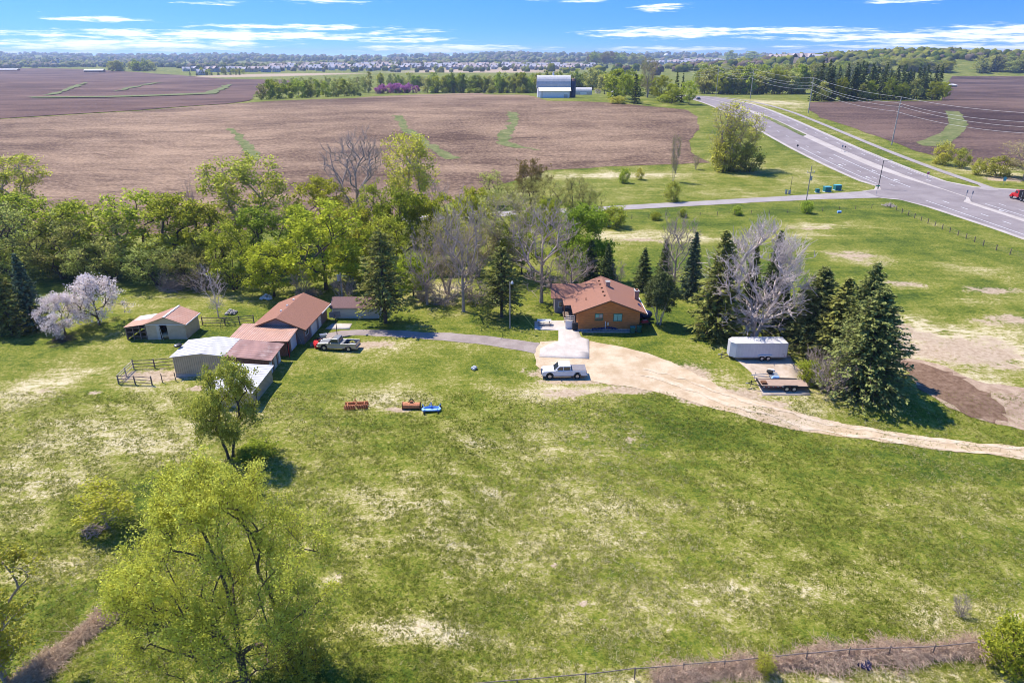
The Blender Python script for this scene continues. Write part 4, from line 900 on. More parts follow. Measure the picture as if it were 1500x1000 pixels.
# ------------------------------------------------------------------ farm implements
def implements():
    p = P(522, 597); r = empty('disc_cultivator', p, math.radians(6), 'faded orange disc cultivator lying on the grass, left of the three implements', 'farm implement', 'farm implements on the grass')
    f = MB()
    for y in (-.35, .4): f.tube([(-1.3, y, .55), (1.3, y, .55)], .06, M['orange'])
    for x in (-1.0, 0, 1.0): f.tube([(x, -.4, .58), (x, .45, .58)], .05, M['orange'])
    f.tube([(0, .4, .6), (0, .1, 1.15)], .05, M['orange']); f.tube([(-.4, .3, .6), (0, .1, 1.15)], .04, M['orange']); f.build('frame', r)
    for gx, y in ((-.75, -.45), (.75, -.35), (-.7, .5), (.75, .5)):
        d = MB(); d.tube([(gx - .6, y - .1, .3), (gx + .6, y + .1, .3)], .04, M['rust'])
        for k in range(5): d.tube([(gx - .55 + k * .27, y - .02, .3), (gx - .5 + k * .27, y + .02, .3)], .30, M['orange'], 14)
        d.build('disc_gang', r)
    p = P(603, 598); r = empty('rotary_tiller', p, math.radians(-2), 'rusty orange rotary tiller, middle of the three implements on the grass', 'farm implement', 'farm implements on the grass')
    h = MB(); h.prism([(-.45, .25), (.35, .25), (.4, .55), (.2, .78), (-.15, .82), (-.42, .6)], 'x', -1.05, 1.05, M['orange']); h.build('hood', r, bevel=.03)
    for s in (-1, 1):
        h = MB(); h.prism([(-.5, 0), (.45, 0), (.45, .7), (0, .9), (-.45, .7)], 'x', s * 1.08 - .03, s * 1.08 + .03, M['rust']); h.build('side_plate', r)
    h = MB(); h.tube([(-.4, .1, .8), (0, .3, 1.25)], .04, M['black']); h.tube([(.4, .1, .8), (0, .3, 1.25)], .04, M['black']); h.box(-.2, .2, -.1, .25, .8, 1.0, M['rust']); h.build('hitch', r)
    h = MB(); h.tube([(-1.0, -.05, .22), (1.0, -.05, .22)], .2, M['rust'], 10); h.build('rotor', r)
    p = P(632, 602); r = empty('finishing_mower', p, math.radians(4), 'blue finishing mower deck with four small wheels, right of the three implements', 'farm implement', 'farm implements on the grass')
    d = MB(); d.prism([(-1.05, -.45), (1.05, -.45), (1.2, .0), (.9, .55), (-.9, .55), (-1.2, 0)], 'z', .22, .40, M['light_blue']); d.build('deck', r, bevel=.03)
    d = MB(); d.tube([(-.8, .3, .45), (0, .1, .62), (.8, .3, .45)], .06, M['blue_paint']); d.box(-.95, .95, .02, .14, .40, .5, M['blue_paint']); d.tube([(0, .1, .5), (0, .35, 1.05)], .05, M['blue_paint']); d.tube([(-.35, .4, .45), (0, .35, 1.05)], .04, M['blue_paint']); d.ball((0, .05, .58), .18, M['blue_paint']); d.build('hitch_frame', r)
    for x, y in ((-.85, -.75), (.85, -.75), (-1.1, .85), (1.1, .85)):
        w = MB(); w.tube([(x - .07, y, .17), (x + .07, y, .17)], .17, M['rubber'], 12); w.tube([(x, y, .2), (x, y, .55)], .04, M['blue_paint']); w.tube([(x, y, .5), (x * .85, y * .5, .5)], .04, M['blue_paint']); w.build('caster_wheel', r)
    p = P(464, 508); r = empty('snow_blower', p, math.radians(-60), 'red tiller machine standing in front of the pewter pickup', 'farm implement')
    h = MB(); h.prism([(-.4, .1), (.4, .1), (.35, .75), (-.1, .85), (-.4, .5)], 'x', -.75, .75, M['red_paint']); h.build('housing', r, bevel=.04)
    h = MB(); h.tube([(-.3, .2, .7), (-.3, .9, 1.05)], .035, M['orange']); h.tube([(.3, .2, .7), (.3, .9, 1.05)], .035, M['orange']); h.tube([(-.3, .9, 1.05), (.3, .9, 1.05)], .03, M['black']); h.build('handle', r)
    for s in (-1, 1):
        w = MB(); w.tube([(s * .6 - .08, .45, .22), (s * .6 + .08, .45, .22)], .22, M['rubber'], 12); w.build('wheel', r)
implements()

# ------------------------------------------------------------------ yard things
def yard():
    p = P(797, 476); r = empty('picnic_table', (p.x, p.y, p.z + .1), 0, 'white topped picnic table with benches on the concrete apron', 'picnic table')
    t = MB()
    for k in range(4): t.box(-1.15, 1.15, -.38 + k * .195, -.20 + k * .195, .72, .77, M['white_paint'])
    t.build('tabletop', r)
    for s in (-1, 1):
        b = MB(); b.box(-1.15, 1.15, s * .72 - .13, s * .72 + .13, .42, .47, M['pale_wood']); b.build('bench', r)
    for x in (-.85, .85):
        l = MB()
        for s in (-1, 1): l.tube([(x, s * .7, 0), (x, s * .2, .72)], .05, M['old_wood'], 5)
        l.box(x - .04, x + .04, -.75, .75, .37, .42, M['old_wood']); l.build('leg_frame', r)
    p = P(842, 484); r = empty('grill', (p.x, p.y, p.z + .1), .2, 'black barbecue grill beside the house porch', 'grill')
    b = MB(); b.box(-.4, .4, -.28, .28, .1, .8, M['black']); b.build('cart', r); b = MB(); b.prism([(-.3, .8), (.3, .8), (.28, 1.05), (.1, 1.2), (-.15, 1.2), (-.3, 1.0)], 'x', -.42, .42, M['black']); b.build('lid', r)
    p = P(835, 482); q = MB(); q.box(-.75, .35, -.06, .06, 0, 1.25, M['white_paint']); o = q.build('wooden_panel'); o.location = (p.x, p.y, p.z + .1); tag(o, 'pale square wooden panel standing before the porch steps', 'panel')
    for px, py, rz, lab in ((926, 488, .1, 'dark green wheeled trash bin nearest the blue tarp'), (936, 487, -.5, 'dark green wheeled trash bin beside the red object at the house corner')):
        p = P(px, py); r = empty('trash_bin', p, rz, lab, 'trash bin', 'green trash bins')
        b = MB(); b.poly([(-.26, -.3, .1), (.26, -.3, .1), (.26, .25, .1), (-.26, .25, .1), (-.33, -.38, 1.05), (.33, -.38, 1.05), (.33, .34, 1.05), (-.33, .34, 1.05)], [(0, 3, 2, 1), (4, 5, 6, 7), (0, 1, 5, 4), (1, 2, 6, 5), (2, 3, 7, 6), (3, 0, 4, 7)], M['bin_green']); b.build('body', r)
        b = MB(); b.prism([(-.42, 1.05), (.40, 1.05), (.38, 1.12), (-.1, 1.2), (-.42, 1.12)], 'x', -.36, .36, M['bin_green'] if rz < 0 else M['teal_box']); b.build('lid', r)
        for s in (-1, 1):
            b = MB(); b.tube([(s * .28 - .04, .3, .13), (s * .28 + .04, .3, .13)], .13, M['rubber'], 10); b.build('wheel', r)
    # flower bed with tarp
    sheet('flower_bed', [(848, 479), (905, 479), (934, 480), (930, 485), (890, 486), (850, 486)], .6, .05, build_surface_mat('bed_mulch', (0.20, 0.15, 0.125), (0.36, 0.30, 0.26), 1.5), .05)
    R = np.random.default_rng(3); nx, ny = 26, 8; xs = np.linspace(-2.0, 2.1, nx); ys = np.linspace(-.55, .55, ny); X, Y = np.meshgrid(xs, ys); Z = .38 + .2 * R.uniform(0, 1, X.shape) + .18 * np.exp(-(X - .6) ** 2) - .16 * (np.abs(Y) > .5)
    idx = np.arange(nx * ny).reshape(ny, nx); q = np.stack([idx[:-1, :-1], idx[:-1, 1:], idx[1:, 1:], idx[1:, :-1]], -1).reshape(-1, 4)
    me = mesh_np('tarp', np.stack([X, Y, Z], -1).reshape(-1, 3), [q], M['tarp']); p = P(885, 484); o = link('tarp', me); o.location = (p.x, p.y + .15, p.z); s = o.modifiers.new('t', 'SOLIDIFY'); s.thickness = .02
    tag(o, 'crumpled dark blue tarp over the flower bed under the windows', 'tarp')
    p = P(890, 487); b = MB(); b.box(-4.1, 4.1, -.1, .1, 0, .14, M['pale_wood']); o = b.build('garden_edging'); o.location = p; tag(o, 'pale timber edging along the front of the flower bed', 'edging')
    p = P(944, 476); r = empty('wheelbarrow', p, .3, 'red wheelbarrow upturned at the house corner beside the cedar', 'wheelbarrow')
    b = MB(); b.poly([(-.6, -.35, .5), (.6, -.35, .5), (.6, .35, .5), (-.6, .35, .5), (-.35, -.2, .85), (.4, -.2, .85), (.4, .2, .85), (-.35, .2, .85)], [(0, 3, 2, 1), (4, 5, 6, 7), (0, 1, 5, 4), (1, 2, 6, 5), (2, 3, 7, 6), (3, 0, 4, 7)], M['red_paint']); b.build('tray', r)
    b = MB(); b.tube([(-.9, -.3, .5), (1.0, -.1, .25)], .03, M['old_wood']); b.tube([(-.9, .3, .5), (1.0, .1, .25)], .03, M['old_wood']); b.build('handle', r); b = MB(); b.tube([(.95, -.06, .2), (.95, .06, .2)], .2, M['rubber'], 12); b.build('wheel', r)
    p = P(944, 466); b = MB(); b.ball((0, 0, .7), 1.0, M['tarp'], 12, 8, .75); o = b.build('covered_pile'); o.location = p; o.scale = (1.3, .9, 1); tag(o, 'dark tarp covered pile against the shaded side of the house', 'pile')
    p = P(858, 482); b = MB(); b.ball((0, 0, .2), .55, M['stone'], 9, 6, .6); b.ball((.7, .1, .15), .35, M['stone'], 9, 6, .7); b.ball((.3, .3, .45), .2, M['white_paint'], 8, 6, 1.3); o = b.build('boulder_pile'); o.location = p; tag(o, 'grey boulders at the house corner in the flower bed', 'boulders')
    # basketball hoop
    p = P(494, 491); r = empty('basketball_hoop', p, math.radians(20), 'basketball hoop on a dark pole beside the pewter pickup', 'basketball hoop')
    b = MB(); b.tube([(0, 0, 0), (0, 0, 2.9), (0, .5, 3.2)], .06, M['black'], 8); b.build('pole', r); b = MB(); b.box(-.85, .85, .5, .54, 2.8, 3.75, mat('smoked_board', (0.12, 0.12, 0.13), .3, .1)); o = b.build('backboard', r)
    b = MB(); b.tube([(.23 * math.cos(i * .5236), .78 + .23 * math.sin(i * .5236), 3.05) for i in range(13)], .02, M['orange'], 5); b.build('rim', o)
    # clutter along the garage wall
    for px, py, k, lab in ((470, 503, 'mower', 'red push mower by the garage wall'), (478, 500, 'cart', 'grey and white garden cart by the garage wall'), (462, 510, 'crate', 'brown crate by the garage wall')):
        p = P(px - 4, py - 4); r = empty(dict(mower='lawn_mower', cart='garden_cart', crate='crate')[k], p, .4, lab, dict(mower='lawn mower', cart='cart', crate='crate')[k])
        if k == 'mower':
            b = MB(); b.box(-.3, .3, -.25, .25, .12, .3, M['red_paint']); b.ball((0, 0, .36), .16, M['black']); b.build('deck', r, bevel=.03); b = MB(); b.tube([(-.25, .2, .3), (-.22, .9, .95), (.22, .9, .95), (.25, .2, .3)], .02, M['black'], 5); b.build('handle', r)
            for x in (-.32, .32):
                for y in (-.22, .22): b = MB(); b.tube([(x - .03, y, .1), (x + .03, y, .1)], .1, M['rubber'], 10); b.build('wheel', r)
        elif k == 'cart':
            b = MB(); b.poly([(-.4, -.25, .35), (.4, -.25, .35), (.4, .25, .35), (-.4, .25, .35), (-.55, -.35, .75), (.55, -.35, .75), (.55, .35, .75), (-.55, .35, .75)], [(0, 3, 2, 1), (0, 1, 5, 4), (1, 2, 6, 5), (2, 3, 7, 6), (3, 0, 4, 7)], M['white_paint']); b.build('tub', r)
            for s in (-1, 1): b = MB(); b.tube([(.2, s * .32 - .03, .2), (.2, s * .32 + .03, .2)], .2, M['rubber'], 12); b.build('wheel', r)
        else:
            b = MB(); b.box(-.35, .35, -.25, .25, 0, .4, M['old_wood']); b.box(-.38, .38, -.28, -.25, .05, .15, M['pale_wood']); b.box(-.38, .38, -.28, -.25, .25, .35, M['pale_wood']); b.build('box', r)
    # rock heaps and stick heaps
    def heap(px, py, r_, h, m, lab, name, cat, n=26, sticks=False):
        p = P(px, py); R = random.Random(px); b = MB()
        for i in range(n):
            a = R.uniform(0, 6.28); d = r_ * R.uniform(0, 1) ** .6; zz = h * (1 - d / r_) * .8
            if sticks:
                u = Vector((R.uniform(-1, 1), R.uniform(-1, 1), R.uniform(-.1, .5))).normalized() * r_ * R.uniform(.35, .8); c = Vector((d * math.cos(a) * .6, d * math.sin(a) * .6, zz * R.uniform(.2, 1)))
                b.tube([c - u * .5, c + u * .5 + Vector((0, 0, .1))], .035, m, 4, .012)
            else: b.ball((d * math.cos(a), d * math.sin(a), zz + .1), R.uniform(.15, .34), m, 7, 5, R.uniform(.5, .9))
        o = b.build(name); o.location = p; tag(o, lab, cat)
    heap(391, 437, 1.0, .8, M['white_paint'], 'pile of pale rocks on the lawn behind the garage', 'rock_pile', 'rock pile')
    heap(339, 459, .9, .7, M['stone'], 'pile of grey rocks beside the small pale tree', 'rock_pile', 'rock pile')
    heap(137, 778, 1.6, 1.0, M['bark_grey'], 'grey heap of cut sticks beside the thin budding sapling', 'stick_pile', 'brush pile', 90, True)
    heap(92, 498, 2.6, 1.0, M['bark'], 'dark brush heap under the pinkish blossoming tree', 'brush_pile', 'brush pile', 120, True)
    heap(250, 424, 3.4, 1.8, M['bark_grey'], 'grey brush heap at the belt edge beyond the open barn', 'brush_pile', 'brush pile', 160, True)
    heap(455, 432, 3.0, 1.5, M['bark_grey'], 'grey brush heap behind the garage ridge', 'brush_pile', 'brush pile', 140, True)
    heap(1302, 302, 2.6, 1.3, M['bark_pale'], 'pale brush heap beside the road crossing', 'brush_pile', 'brush pile', 120, True)
    heap(695, 541, .35, .4, M['steel'], 'small grey stump of pipes in the middle of the lawn', 'pipe_stump', 'pipes', 10)
    heap(1266, 974, .3, .35, M['tarp'], 'crumpled dark blue bag caught in the bramble hedge', 'plastic_bag', 'bag', 12)
    for px, py, l in ((1229, 312, 'blue barrel lying by the wire fence below the side road'), (893, 332, 'blue barrel lying where the side road meets the trees')):
        p = P(px, py); b = MB(); b.tube([(-.5, 0, .32), (.5, 0, .32)], .32, M['light_blue'], 12); b.tube([(-.2, 0, .32), (-.15, 0, .32)], .34, M['blue_paint'], 12); o = b.build('barrel'); o.location = p; tag(o, l, 'barrel')
yard()

# ------------------------------------------------------------------ fences
def rail_fence(pts, h, rails, label, m=None, gap=2.4, group=None, post=.09, name='rail_fence', railr=.055, px=True):
    m = m or M['old_wood']; W = [P(*p) if px else Vector((p[0], p[1], H(*p))) for p in pts]; r = empty(name, W[0], 0, label, 'fence', group); o = W[0]; k = 0
    posts = []
    for i in range(len(W) - 1):
        n = max(1, round((W[i + 1] - W[i]).length / gap))
        for j in range(n): posts.append(W[i].lerp(W[i + 1], j / n))
    posts.append(W[-1]); posts = [Vector((p.x, p.y, H(p.x, p.y))) for p in posts]
    R = random.Random(int(pts[0][0]))
    for p in posts[:100]:
        b = MB(); q = p - o; t = Vector((R.uniform(-.04, .04), R.uniform(-.04, .04), h + R.uniform(-.03, .12))); b.tube([q - Vector((0, 0, .2)), q + t], post, m, 7); b.build('post', r)
    for f in rails:
        b = MB()
        for p, q in zip(posts, posts[1:]):
            b.tube([p - o + Vector((0, -post, h * f + R.uniform(-.04, .04))), q - o + Vector((0, -post, h * f + R.uniform(-.04, .04)))], railr, m, 5)
        b.build('rail', r)
G = 'rail fences of the corral'
rail_fence([(174, 562), (223, 564)], 1.25, (.25, .60, .95), 'weathered rail fence at the front of the small corral', gap=2.3, group=G)
rail_fence([(174, 562), (196, 540)], 1.25, (.3, .7, .95), 'short weathered rail fence closing the corral end', gap=2.0, group=G, m=M['pale_wood'])
rail_fence([(196, 540), (257, 536)], 1.3, (.25, .60, .95), 'weathered rail fence at the back of the small corral', gap=2.8, group=G)
rail_fence([(238, 560), (258, 558)], 1.2, (.35, .8), 'short wire fence joining the corral to the tan barn', gap=1.2, group=G, post=.06, railr=.02)
rail_fence([(297, 476), (330, 476), (372, 472)], 1.3, (.3, .62, .95), 'dark rail fence between the open tan barn and the garage', gap=2.6)
rail_fence([(-10, 0)] and [(1304, 305), (1330, 316), (1380, 336), (1440, 360), (1500, 380)], 1.25, (.3, .6, .9), 'wire fence with dark posts below the highway bank', gap=3.4, post=.10, railr=.018, name='wire_fence')
rail_fence([(900, 322), (1000, 318), (1100, 314), (1180, 311), (1300, 304)], 1.1, (.3, .6, .9), 'wire fence with thin posts below the side road', gap=5.0, post=.07, railr=.014, name='wire_fence')
rail_fence([(500, 1031), (660, 1019), (757, 1012), (857, 1003), (1000, 989), (1060, 984), (1180, 972), (1300, 964), (1430, 955)], 1.15, (.97,), 'long steel pipe fence along the near edge of the meadow', gap=4.0, m=mat('rusty_pipe', (0.19, 0.15, 0.125), .7, .2), post=.05, railr=.04, name='pipe_fence')

def brambles(name, pts, half, h, n, label):
    R = np.random.default_rng(int(abs(pts[0][0])) + 5); W = [P(*p) for p in pts]; L_ = [0]
    for a, b in zip(W, W[1:]): L_.append(L_[-1] + (b - a).length)
    A = []; B = []; Cc = []
    s = R.uniform(0, L_[-1], n)
    for q in s:
        i = max(k for k in range(len(L_)) if L_[k] <= q); i = min(i, len(W) - 2); t = (q - L_[i]) / (L_[i + 1] - L_[i]); c = W[i].lerp(W[i + 1], t); nr = (W[i + 1] - W[i]).cross(Vector((0, 0, 1))).normalized()
        lump = max(.12, 0.52 + 0.36 * math.sin(q * 1.1) + 0.26 * math.sin(q * .43 + 1) + 0.18 * math.sin(q * 2.9))
        o = R.normal(0, .5) * half * lump; hh = h * lump * max(.15, 1 - (o / (half * 1.3)) ** 2) * R.uniform(.2, 1) ; x, y = c.x + nr.x * o, c.y + nr.y * o
        p = np.array([x, y, H(x, y) + hh * R.uniform(0, .8)]); d = R.normal(0, 1, 3); d[2] = abs(d[2]) * .7 - .25; d /= np.linalg.norm(d); l = R.uniform(.3, .9) * min(h, 1.2) * (2.0 if R.uniform() < .05 else 1); m_ = p + d * l * .5 + np.array([0, 0, .12]); e = p + d * l - np.array([0, 0, .05])
        A += [p, m_]; B += [m_, e]; Cc.append(m_)
    A, B = np.array(A), np.array(B); k = len(A)
    v, f = seg_mesh(A, B, np.full(k, .014), np.full(k, .008), 3)
    o = link(name, mesh_np(name, v, [f], M['brush'])); tag(o, label, 'bramble hedge', kind='stuff')
    c = np.repeat(np.array(Cc), 2, 0); c = c + R.normal(0, .17, c.shape); link('leaves', leaf_mesh('leaves', c, .05, M['dry_leaf'], R, R.uniform(0, 1, len(c))), o)
BR = []
BR.append(('bramble_hedge', [(960, 1003), (1040, 985), (1120, 976), (1200, 968), (1300, 960), (1440, 950)], 1.25, 1.25, 11000, 'tangled dry bramble hedge along the steel pipe fence'))
BR.append(('bramble_row', [(30, 1010), (80, 965), (130, 925), (180, 885)], 1.05, 1.1, 6000, 'tangled dry bramble row across the near left meadow'))

# ------------------------------------------------------------------ poles, wires, signs
def pole(px, pyb, pyt, label, name='utility_pole', cat='utility pole', m=None, r0=.16, group=None, kind='plain'):
    p = P(px, pyb); h = z_at(p.y, pyt) - p.z; r = empty(name, p, 0, label, cat, group)
    b = MB(); b.tube([(0, 0, -.5), (0, 0, h)], r0, m or M['pole_wood'], 9, r0 * .7); b.build('pole', r)
    return r, h
def power_line():
    g = 'power line poles beside the cycle path'; X = 164.6
    data = [(212, None, 'power line pole just beyond the frame edge'), (306, 142, 'tall pale power pole nearest the crossing, beside the dark field'), (399, 114, 'second power pole up the hill beside the cycle path'), (500, 101, 'third power pole before the green wood at the hill crest'), (585, 97, 'farthest power pole at the hill crest')]
    tops = []
    for y, pt, lab in data:
        z = H(X, y); h = (z_at(y, pt) - z) if pt else 24.0; r = empty('power_pole', (X, y, z), 0, lab, 'power pole', g)
        b = MB(); b.tube([(0, 0, -1), (0, 0, h)], .26, mat('pale_steel_pole', (0.42, 0.37, 0.31), .7, .12), 9, .17); b.build('pole', r)
        for k, s in enumerate((-1, 1, -1)):
            b = MB(); zz = h - 2.2 - k * 1.7; b.tube([(0, 0, zz), (s * 1.3, 0, zz + .3)], .07, M['steel'], 6); b.tube([(s * 1.3, 0, zz + .3), (s * 1.3, 0, zz - .1)], .08, M['brown_trim'], 6); b.build('insulator_arm', r)
        tops.append((y, z + h))
    tops.append((680, tops[-1][1] - 3))
    for off, dz, lab in ((0, -.05, 'topmost power line wire beside the highway'), (-1.3, -2.35, 'upper power line wire on the road side arms'), (1.3, -4.05, 'power line wire on the field side arms'), (-1.3, -5.75, 'lowest power line wire on the road side arms')):
        b = MB()
        for (y0, z0), (y1, z1) in zip(tops, tops[1:]):
            pts = [(X + off, y0 + (y1 - y0) * i / 14, z0 + dz + (z1 - z0) * i / 14 - 4 * (1.9 if dz < -1 else 1.3) * (i / 14) * (1 - i / 14)) for i in range(15)]
            b.tube(pts, .05, M['wire'], 4, cap=False)
        tag(b.build('power_line_wire'), lab, 'wire', 'power line wires')
power_line()
r, h = pole(1181, 294, 243, 'grey wooden utility pole with transformer beside the side road')
b = MB(); b.box(-1.1, 1.1, -.07, .07, h - 2.0, h - 1.85, M['pole_wood']); b.build('crossarm', r)
b = MB(); b.tube([(.35, -.1, h - 4.2), (.35, -.1, h - 3.0)], .28, M['steel'], 10); b.build('transformer', r)
for x in (-1.0, 0, 1.0):
    b = MB(); b.tube([(x, 0, h - 1.85), (x, 0, h - 1.5)], .08, M['white_paint'], 6); b.build('insulator', r)
r, h = pole(747, 481, 413, 'thin grey yard light pole on the lawn beside the pine', name='yard_light', cat='yard light', r0=.11)
b = MB(); b.tube([(0, 0, h - .2), (.35, -.3, h + .15)], .04, M['steel'], 6); b.tube([(.35, -.3, h - .15), (.35, -.3, h + .2)], .22, M['white_paint'], 10, .14); b.build('lamp', r)
r, h = pole(503, 448, 399, 'utility pole with grey transformer can behind the tan shed', r0=.13)
b = MB(); b.tube([(-.35, -.1, h - 1.5), (-.35, -.1, h - .4)], .27, M['steel'], 10); b.build('transformer', r); b = MB(); b.tube([(0, 0, h - .5), (1.2, 0, h - .7)], .04, M['steel'], 5); b.build('bracket', r)
r, h = pole(1286, 277, 235, 'dark street lamp with one arm at the highway corner', name='street_lamp', cat='street lamp', m=M['black'], r0=.13)
b = MB(); b.tube([(0, 0, h - .25), (1.2, 0, h - .05), (2.3, 0, h)], .06, M['black'], 6); b.build('arm', r); b = MB(); b.box(2.1, 2.9, -.16, .16, h - .08, h + .12, M['steel']); b.build('lamp_head', r)
r, h = pole(1157, 283, 259, 'thin dark post beside the small cabinets on the side road verge', name='marker_post', cat='post', m=M['black'], r0=.07)
def cabinet(px, py, w, hh, label, top=True):
    p = P(px, py); r = empty('utility_cabinet', p, .1, label, 'utility cabinet', 'teal utility cabinets on the verge')
    b = MB(); b.box(-w / 2, w / 2, -w * .4, w * .4, .12, hh, M['teal_box']); b.build('body', r, bevel=.04); b = MB(); b.box(-w / 2 - .05, w / 2 + .05, -w * .4 - .05, w * .4 + .05, hh + .002, hh + .14, M['sign_blue'] if top else M['teal_box']); b.build('lid', r)
    b = MB(); b.box(-w / 2 - .15, w / 2 + .15, -w * .4 - .15, w * .4 + .15, -.1, .12, M['white_paint']); b.build('base', r)
cabinet(1226, 278.5, 2.0, 1.55, 'teal utility cabinet nearest the highway'); cabinet(1211, 281, 2.0, 1.55, 'teal utility cabinet between its two neighbours'); cabinet(1197, 282, 1.1, .95, 'smallest and lowest teal utility cabinet', False)
for px, py, l in ((1151, 284, 'low grey pedestal box left of the dark post'), (1156, 284.5, 'low grey pedestal box right beside the dark post')):
    p = P(px, py); b = MB(); b.box(-.3, .3, -.25, .25, -.1, 1.2, M['steel']); b.box(-.36, .36, -.3, .3, 1.2, 1.28, M['bin_green']); o = b.build('pedestal_box'); o.location = p; tag(o, l, 'utility box')
def sign(px, py, h, w, hh, m, label, rz=0.0, shape='rect', name='road_sign', posts=1, back=None):
    p = P(px, py); r = empty(name, (p.x, p.y, p.z), rz, label, 'road sign')
    for i in range(posts):
        b = MB(); x = 0 if posts == 1 else (-w * .35 + i * w * .7); b.tube([(x, .05, -.2), (x, .05, h)], .05, M['steel'], 6); b.build('post', r)
    b = MB()
    if shape == 'rect': b.box(-w / 2, w / 2, -.03, .0, h - hh, h, m)
    else:
        n = {'oct': 8, 'dia': 4, 'round': 16}[shape]; b.prism([(w / 2 * math.cos(6.28318 * (i + (.5 if n == 8 else 0)) / n), h - hh / 2 + hh / 2 * math.sin(6.28318 * (i + (.5 if n == 8 else 0)) / n)) for i in range(n)], 'y', -.03, 0, m)
    o = b.build('panel', r); return r, o
r_, o_ = sign(1358, 262, 2.4, .95, .95, M['white_paint'], 'white sign with red disc standing on the highway verge')
b = MB(); b.prism([(.42 * math.cos(6.28318 * i / 20), 1.92 + .42 * math.sin(6.28318 * i / 20)) for i in range(20)], 'y', -.045, -.031, M['sign_red']); b.box(-.3, .3, -.055, -.046, 1.85, 1.99, M['white_paint']); b.build('disc', o_)
sign(1233, 222, 2.6, .8, .9, M['steel'], 'grey backed sign, left of the pair on the highway median', .3); sign(1237, 223, 2.6, .9, .9, M['dark'], 'dark backed diamond sign, right of the pair on the highway median', .3, 'dia')
sign(1168, 217, 1.6, 1.1, 1.1, M['dark'], 'dark diamond sign on the near shoulder of the highway', 0, 'dia')
sign(1470, 270, 2.4, 1.0, 1.3, M['sign_blue'], 'pale blue sign near the end of the cycle path')
sign(1283, 287, 3.2, 1.6, .35, M['sign_green'], 'green street name sign at the mouth of the side road', .2)
sign(1414, 293, 3.0, .7, .9, M['steel'], 'grey sign post, left of the pair on the crossing median', .5); sign(1422, 294.5, 3.0, .7, .9, M['steel'], 'grey sign post, right of the pair on the crossing median', .5)
p = P(740, 478); b = MB(); b.tube([(-.9, .9, 2.1), (.9, 0, 0)], .03, mat('yellow_guy_guard', (0.62, 0.55, 0.12), .6, .1), 6); o = b.build('guy_wire'); o.location = P(774, 480); tag(o, 'yellow guy wire guard slanting out of the lawn before the picnic table', 'guy wire')

# ------------------------------------------------------------------ tree makers
def seg_mesh(A, B, ra, rb, k):
    n = len(A); D = B - A; L = np.linalg.norm(D, axis=1, keepdims=True) + 1e-9; D = D / L
    ref = np.where(np.abs(D[:, 2:3]) < 0.9, np.array([[0, 0, 1.0]]), np.array([[1.0, 0, 0]]))
    U = np.cross(D, ref); U /= np.linalg.norm(U, axis=1, keepdims=True); W = np.cross(D, U)
    ang = np.arange(k) * 2 * np.pi / k
    ring = U[:, None, :] * np.cos(ang)[None, :, None] + W[:, None, :] * np.sin(ang)[None, :, None]
    va = A[:, None, :] - D[:, None, :] * 0.3 * ra[:, None, None] + ring * ra[:, None, None]
    vb = B[:, None, :] + D[:, None, :] * 0.3 * rb[:, None, None] + ring * rb[:, None, None]
    v = np.concatenate([va, vb], 1).reshape(-1, 3)
    base = (np.arange(n) * 2 * k)[:, None, None]; i = np.arange(k)
    q = np.stack([i, (i + 1) % k, k + (i + 1) % k, k + i], -1)[None] + base
    return v, q.reshape(-1, 4)

def wood_mesh(name, A, B, ra, rb, m):
    A, B, ra, rb = map(np.asarray, (A, B, ra, rb)); V = []; F = []; o = 0
    for sel, k in ((ra > 0.11, 8), ((ra <= 0.11) & (ra > 0.035), 5), (ra <= 0.035, 3)):
        if sel.any():
            v, f = seg_mesh(A[sel], B[sel], ra[sel], rb[sel], k); V.append(v); F.append(f + o); o += len(v)
    return mesh_np(name, np.concatenate(V), [np.concatenate(F)], m)

def leaf_mesh(name, c, size, m, R, tint, flat=0.35, aspect=0.62, droop=None):
    n = len(c); N_ = R.normal(0, 1, (n, 3)); N_[:, 2] = np.abs(N_[:, 2]) + flat; N_ /= np.linalg.norm(N_, axis=1, keepdims=True)
    T = R.normal(0, 1, (n, 3)) if droop is None else droop + R.normal(0, .35, (n, 3))
    T -= (T * N_).sum(1, keepdims=True) * N_; T /= np.linalg.norm(T, axis=1, keepdims=True) + 1e-9
    S_ = np.cross(N_, T); s = (size * R.uniform(0.65, 1.35, n))[:, None]
    v = np.stack([c - T * s, c - S_ * s * aspect, c + T * s, c + S_ * s * aspect], 1).reshape(-1, 3)
    q = np.arange(4 * n).reshape(n, 4)
    return mesh_np(name, v, [q], m, tint=np.repeat(np.clip(tint, 0, 1), 4))

def targets_in_crown(R, n, h, hb, rx, shape, stems=1, lumps=0.25):
    """points inside a crown envelope; shape: 'round','vase','column','flat','cone' """
    out = []; ph = R.uniform(0, 6.28, 4); amp = R.uniform(0.5, 1, 4)
    while len(out) < n:
        t = R.uniform(0, 1); a = R.uniform(0, 6.28)
        if shape == 'round': e = math.sqrt(max(0, 1 - (2 * t - 0.86) ** 2 / (1.14 ** 2 if t > .43 else .95 ** 2)))
        elif shape == 'vase': e = (0.25 + 0.85 * t ** 0.9) * math.sqrt(max(0, 1 - max(0, (t - 0.62) / 0.40) ** 2))
        elif shape == 'column': e = 0.55 + 0.45 * math.sin(math.pi * min(1, t * 1.05)) if t < .95 else 0.35
        elif shape == 'flat': e = math.sqrt(max(0, 1 - t ** 2)) if t > .15 else 0.75
        else: e = 1 - t * 0.9
        e *= 1 + lumps * (amp[0] * math.sin(2 * a + ph[0] + 3 * t) + amp[1] * math.sin(3 * a + ph[1] - 5 * t)) * 0.6
        rr = e * R.uniform(0.12, 1) ** 0.5
        if rr > 1.12: continue
        out.append((rx * rr * math.cos(a), rx * rr * math.sin(a), hb + (h - hb) * t))
    return np.array(out)

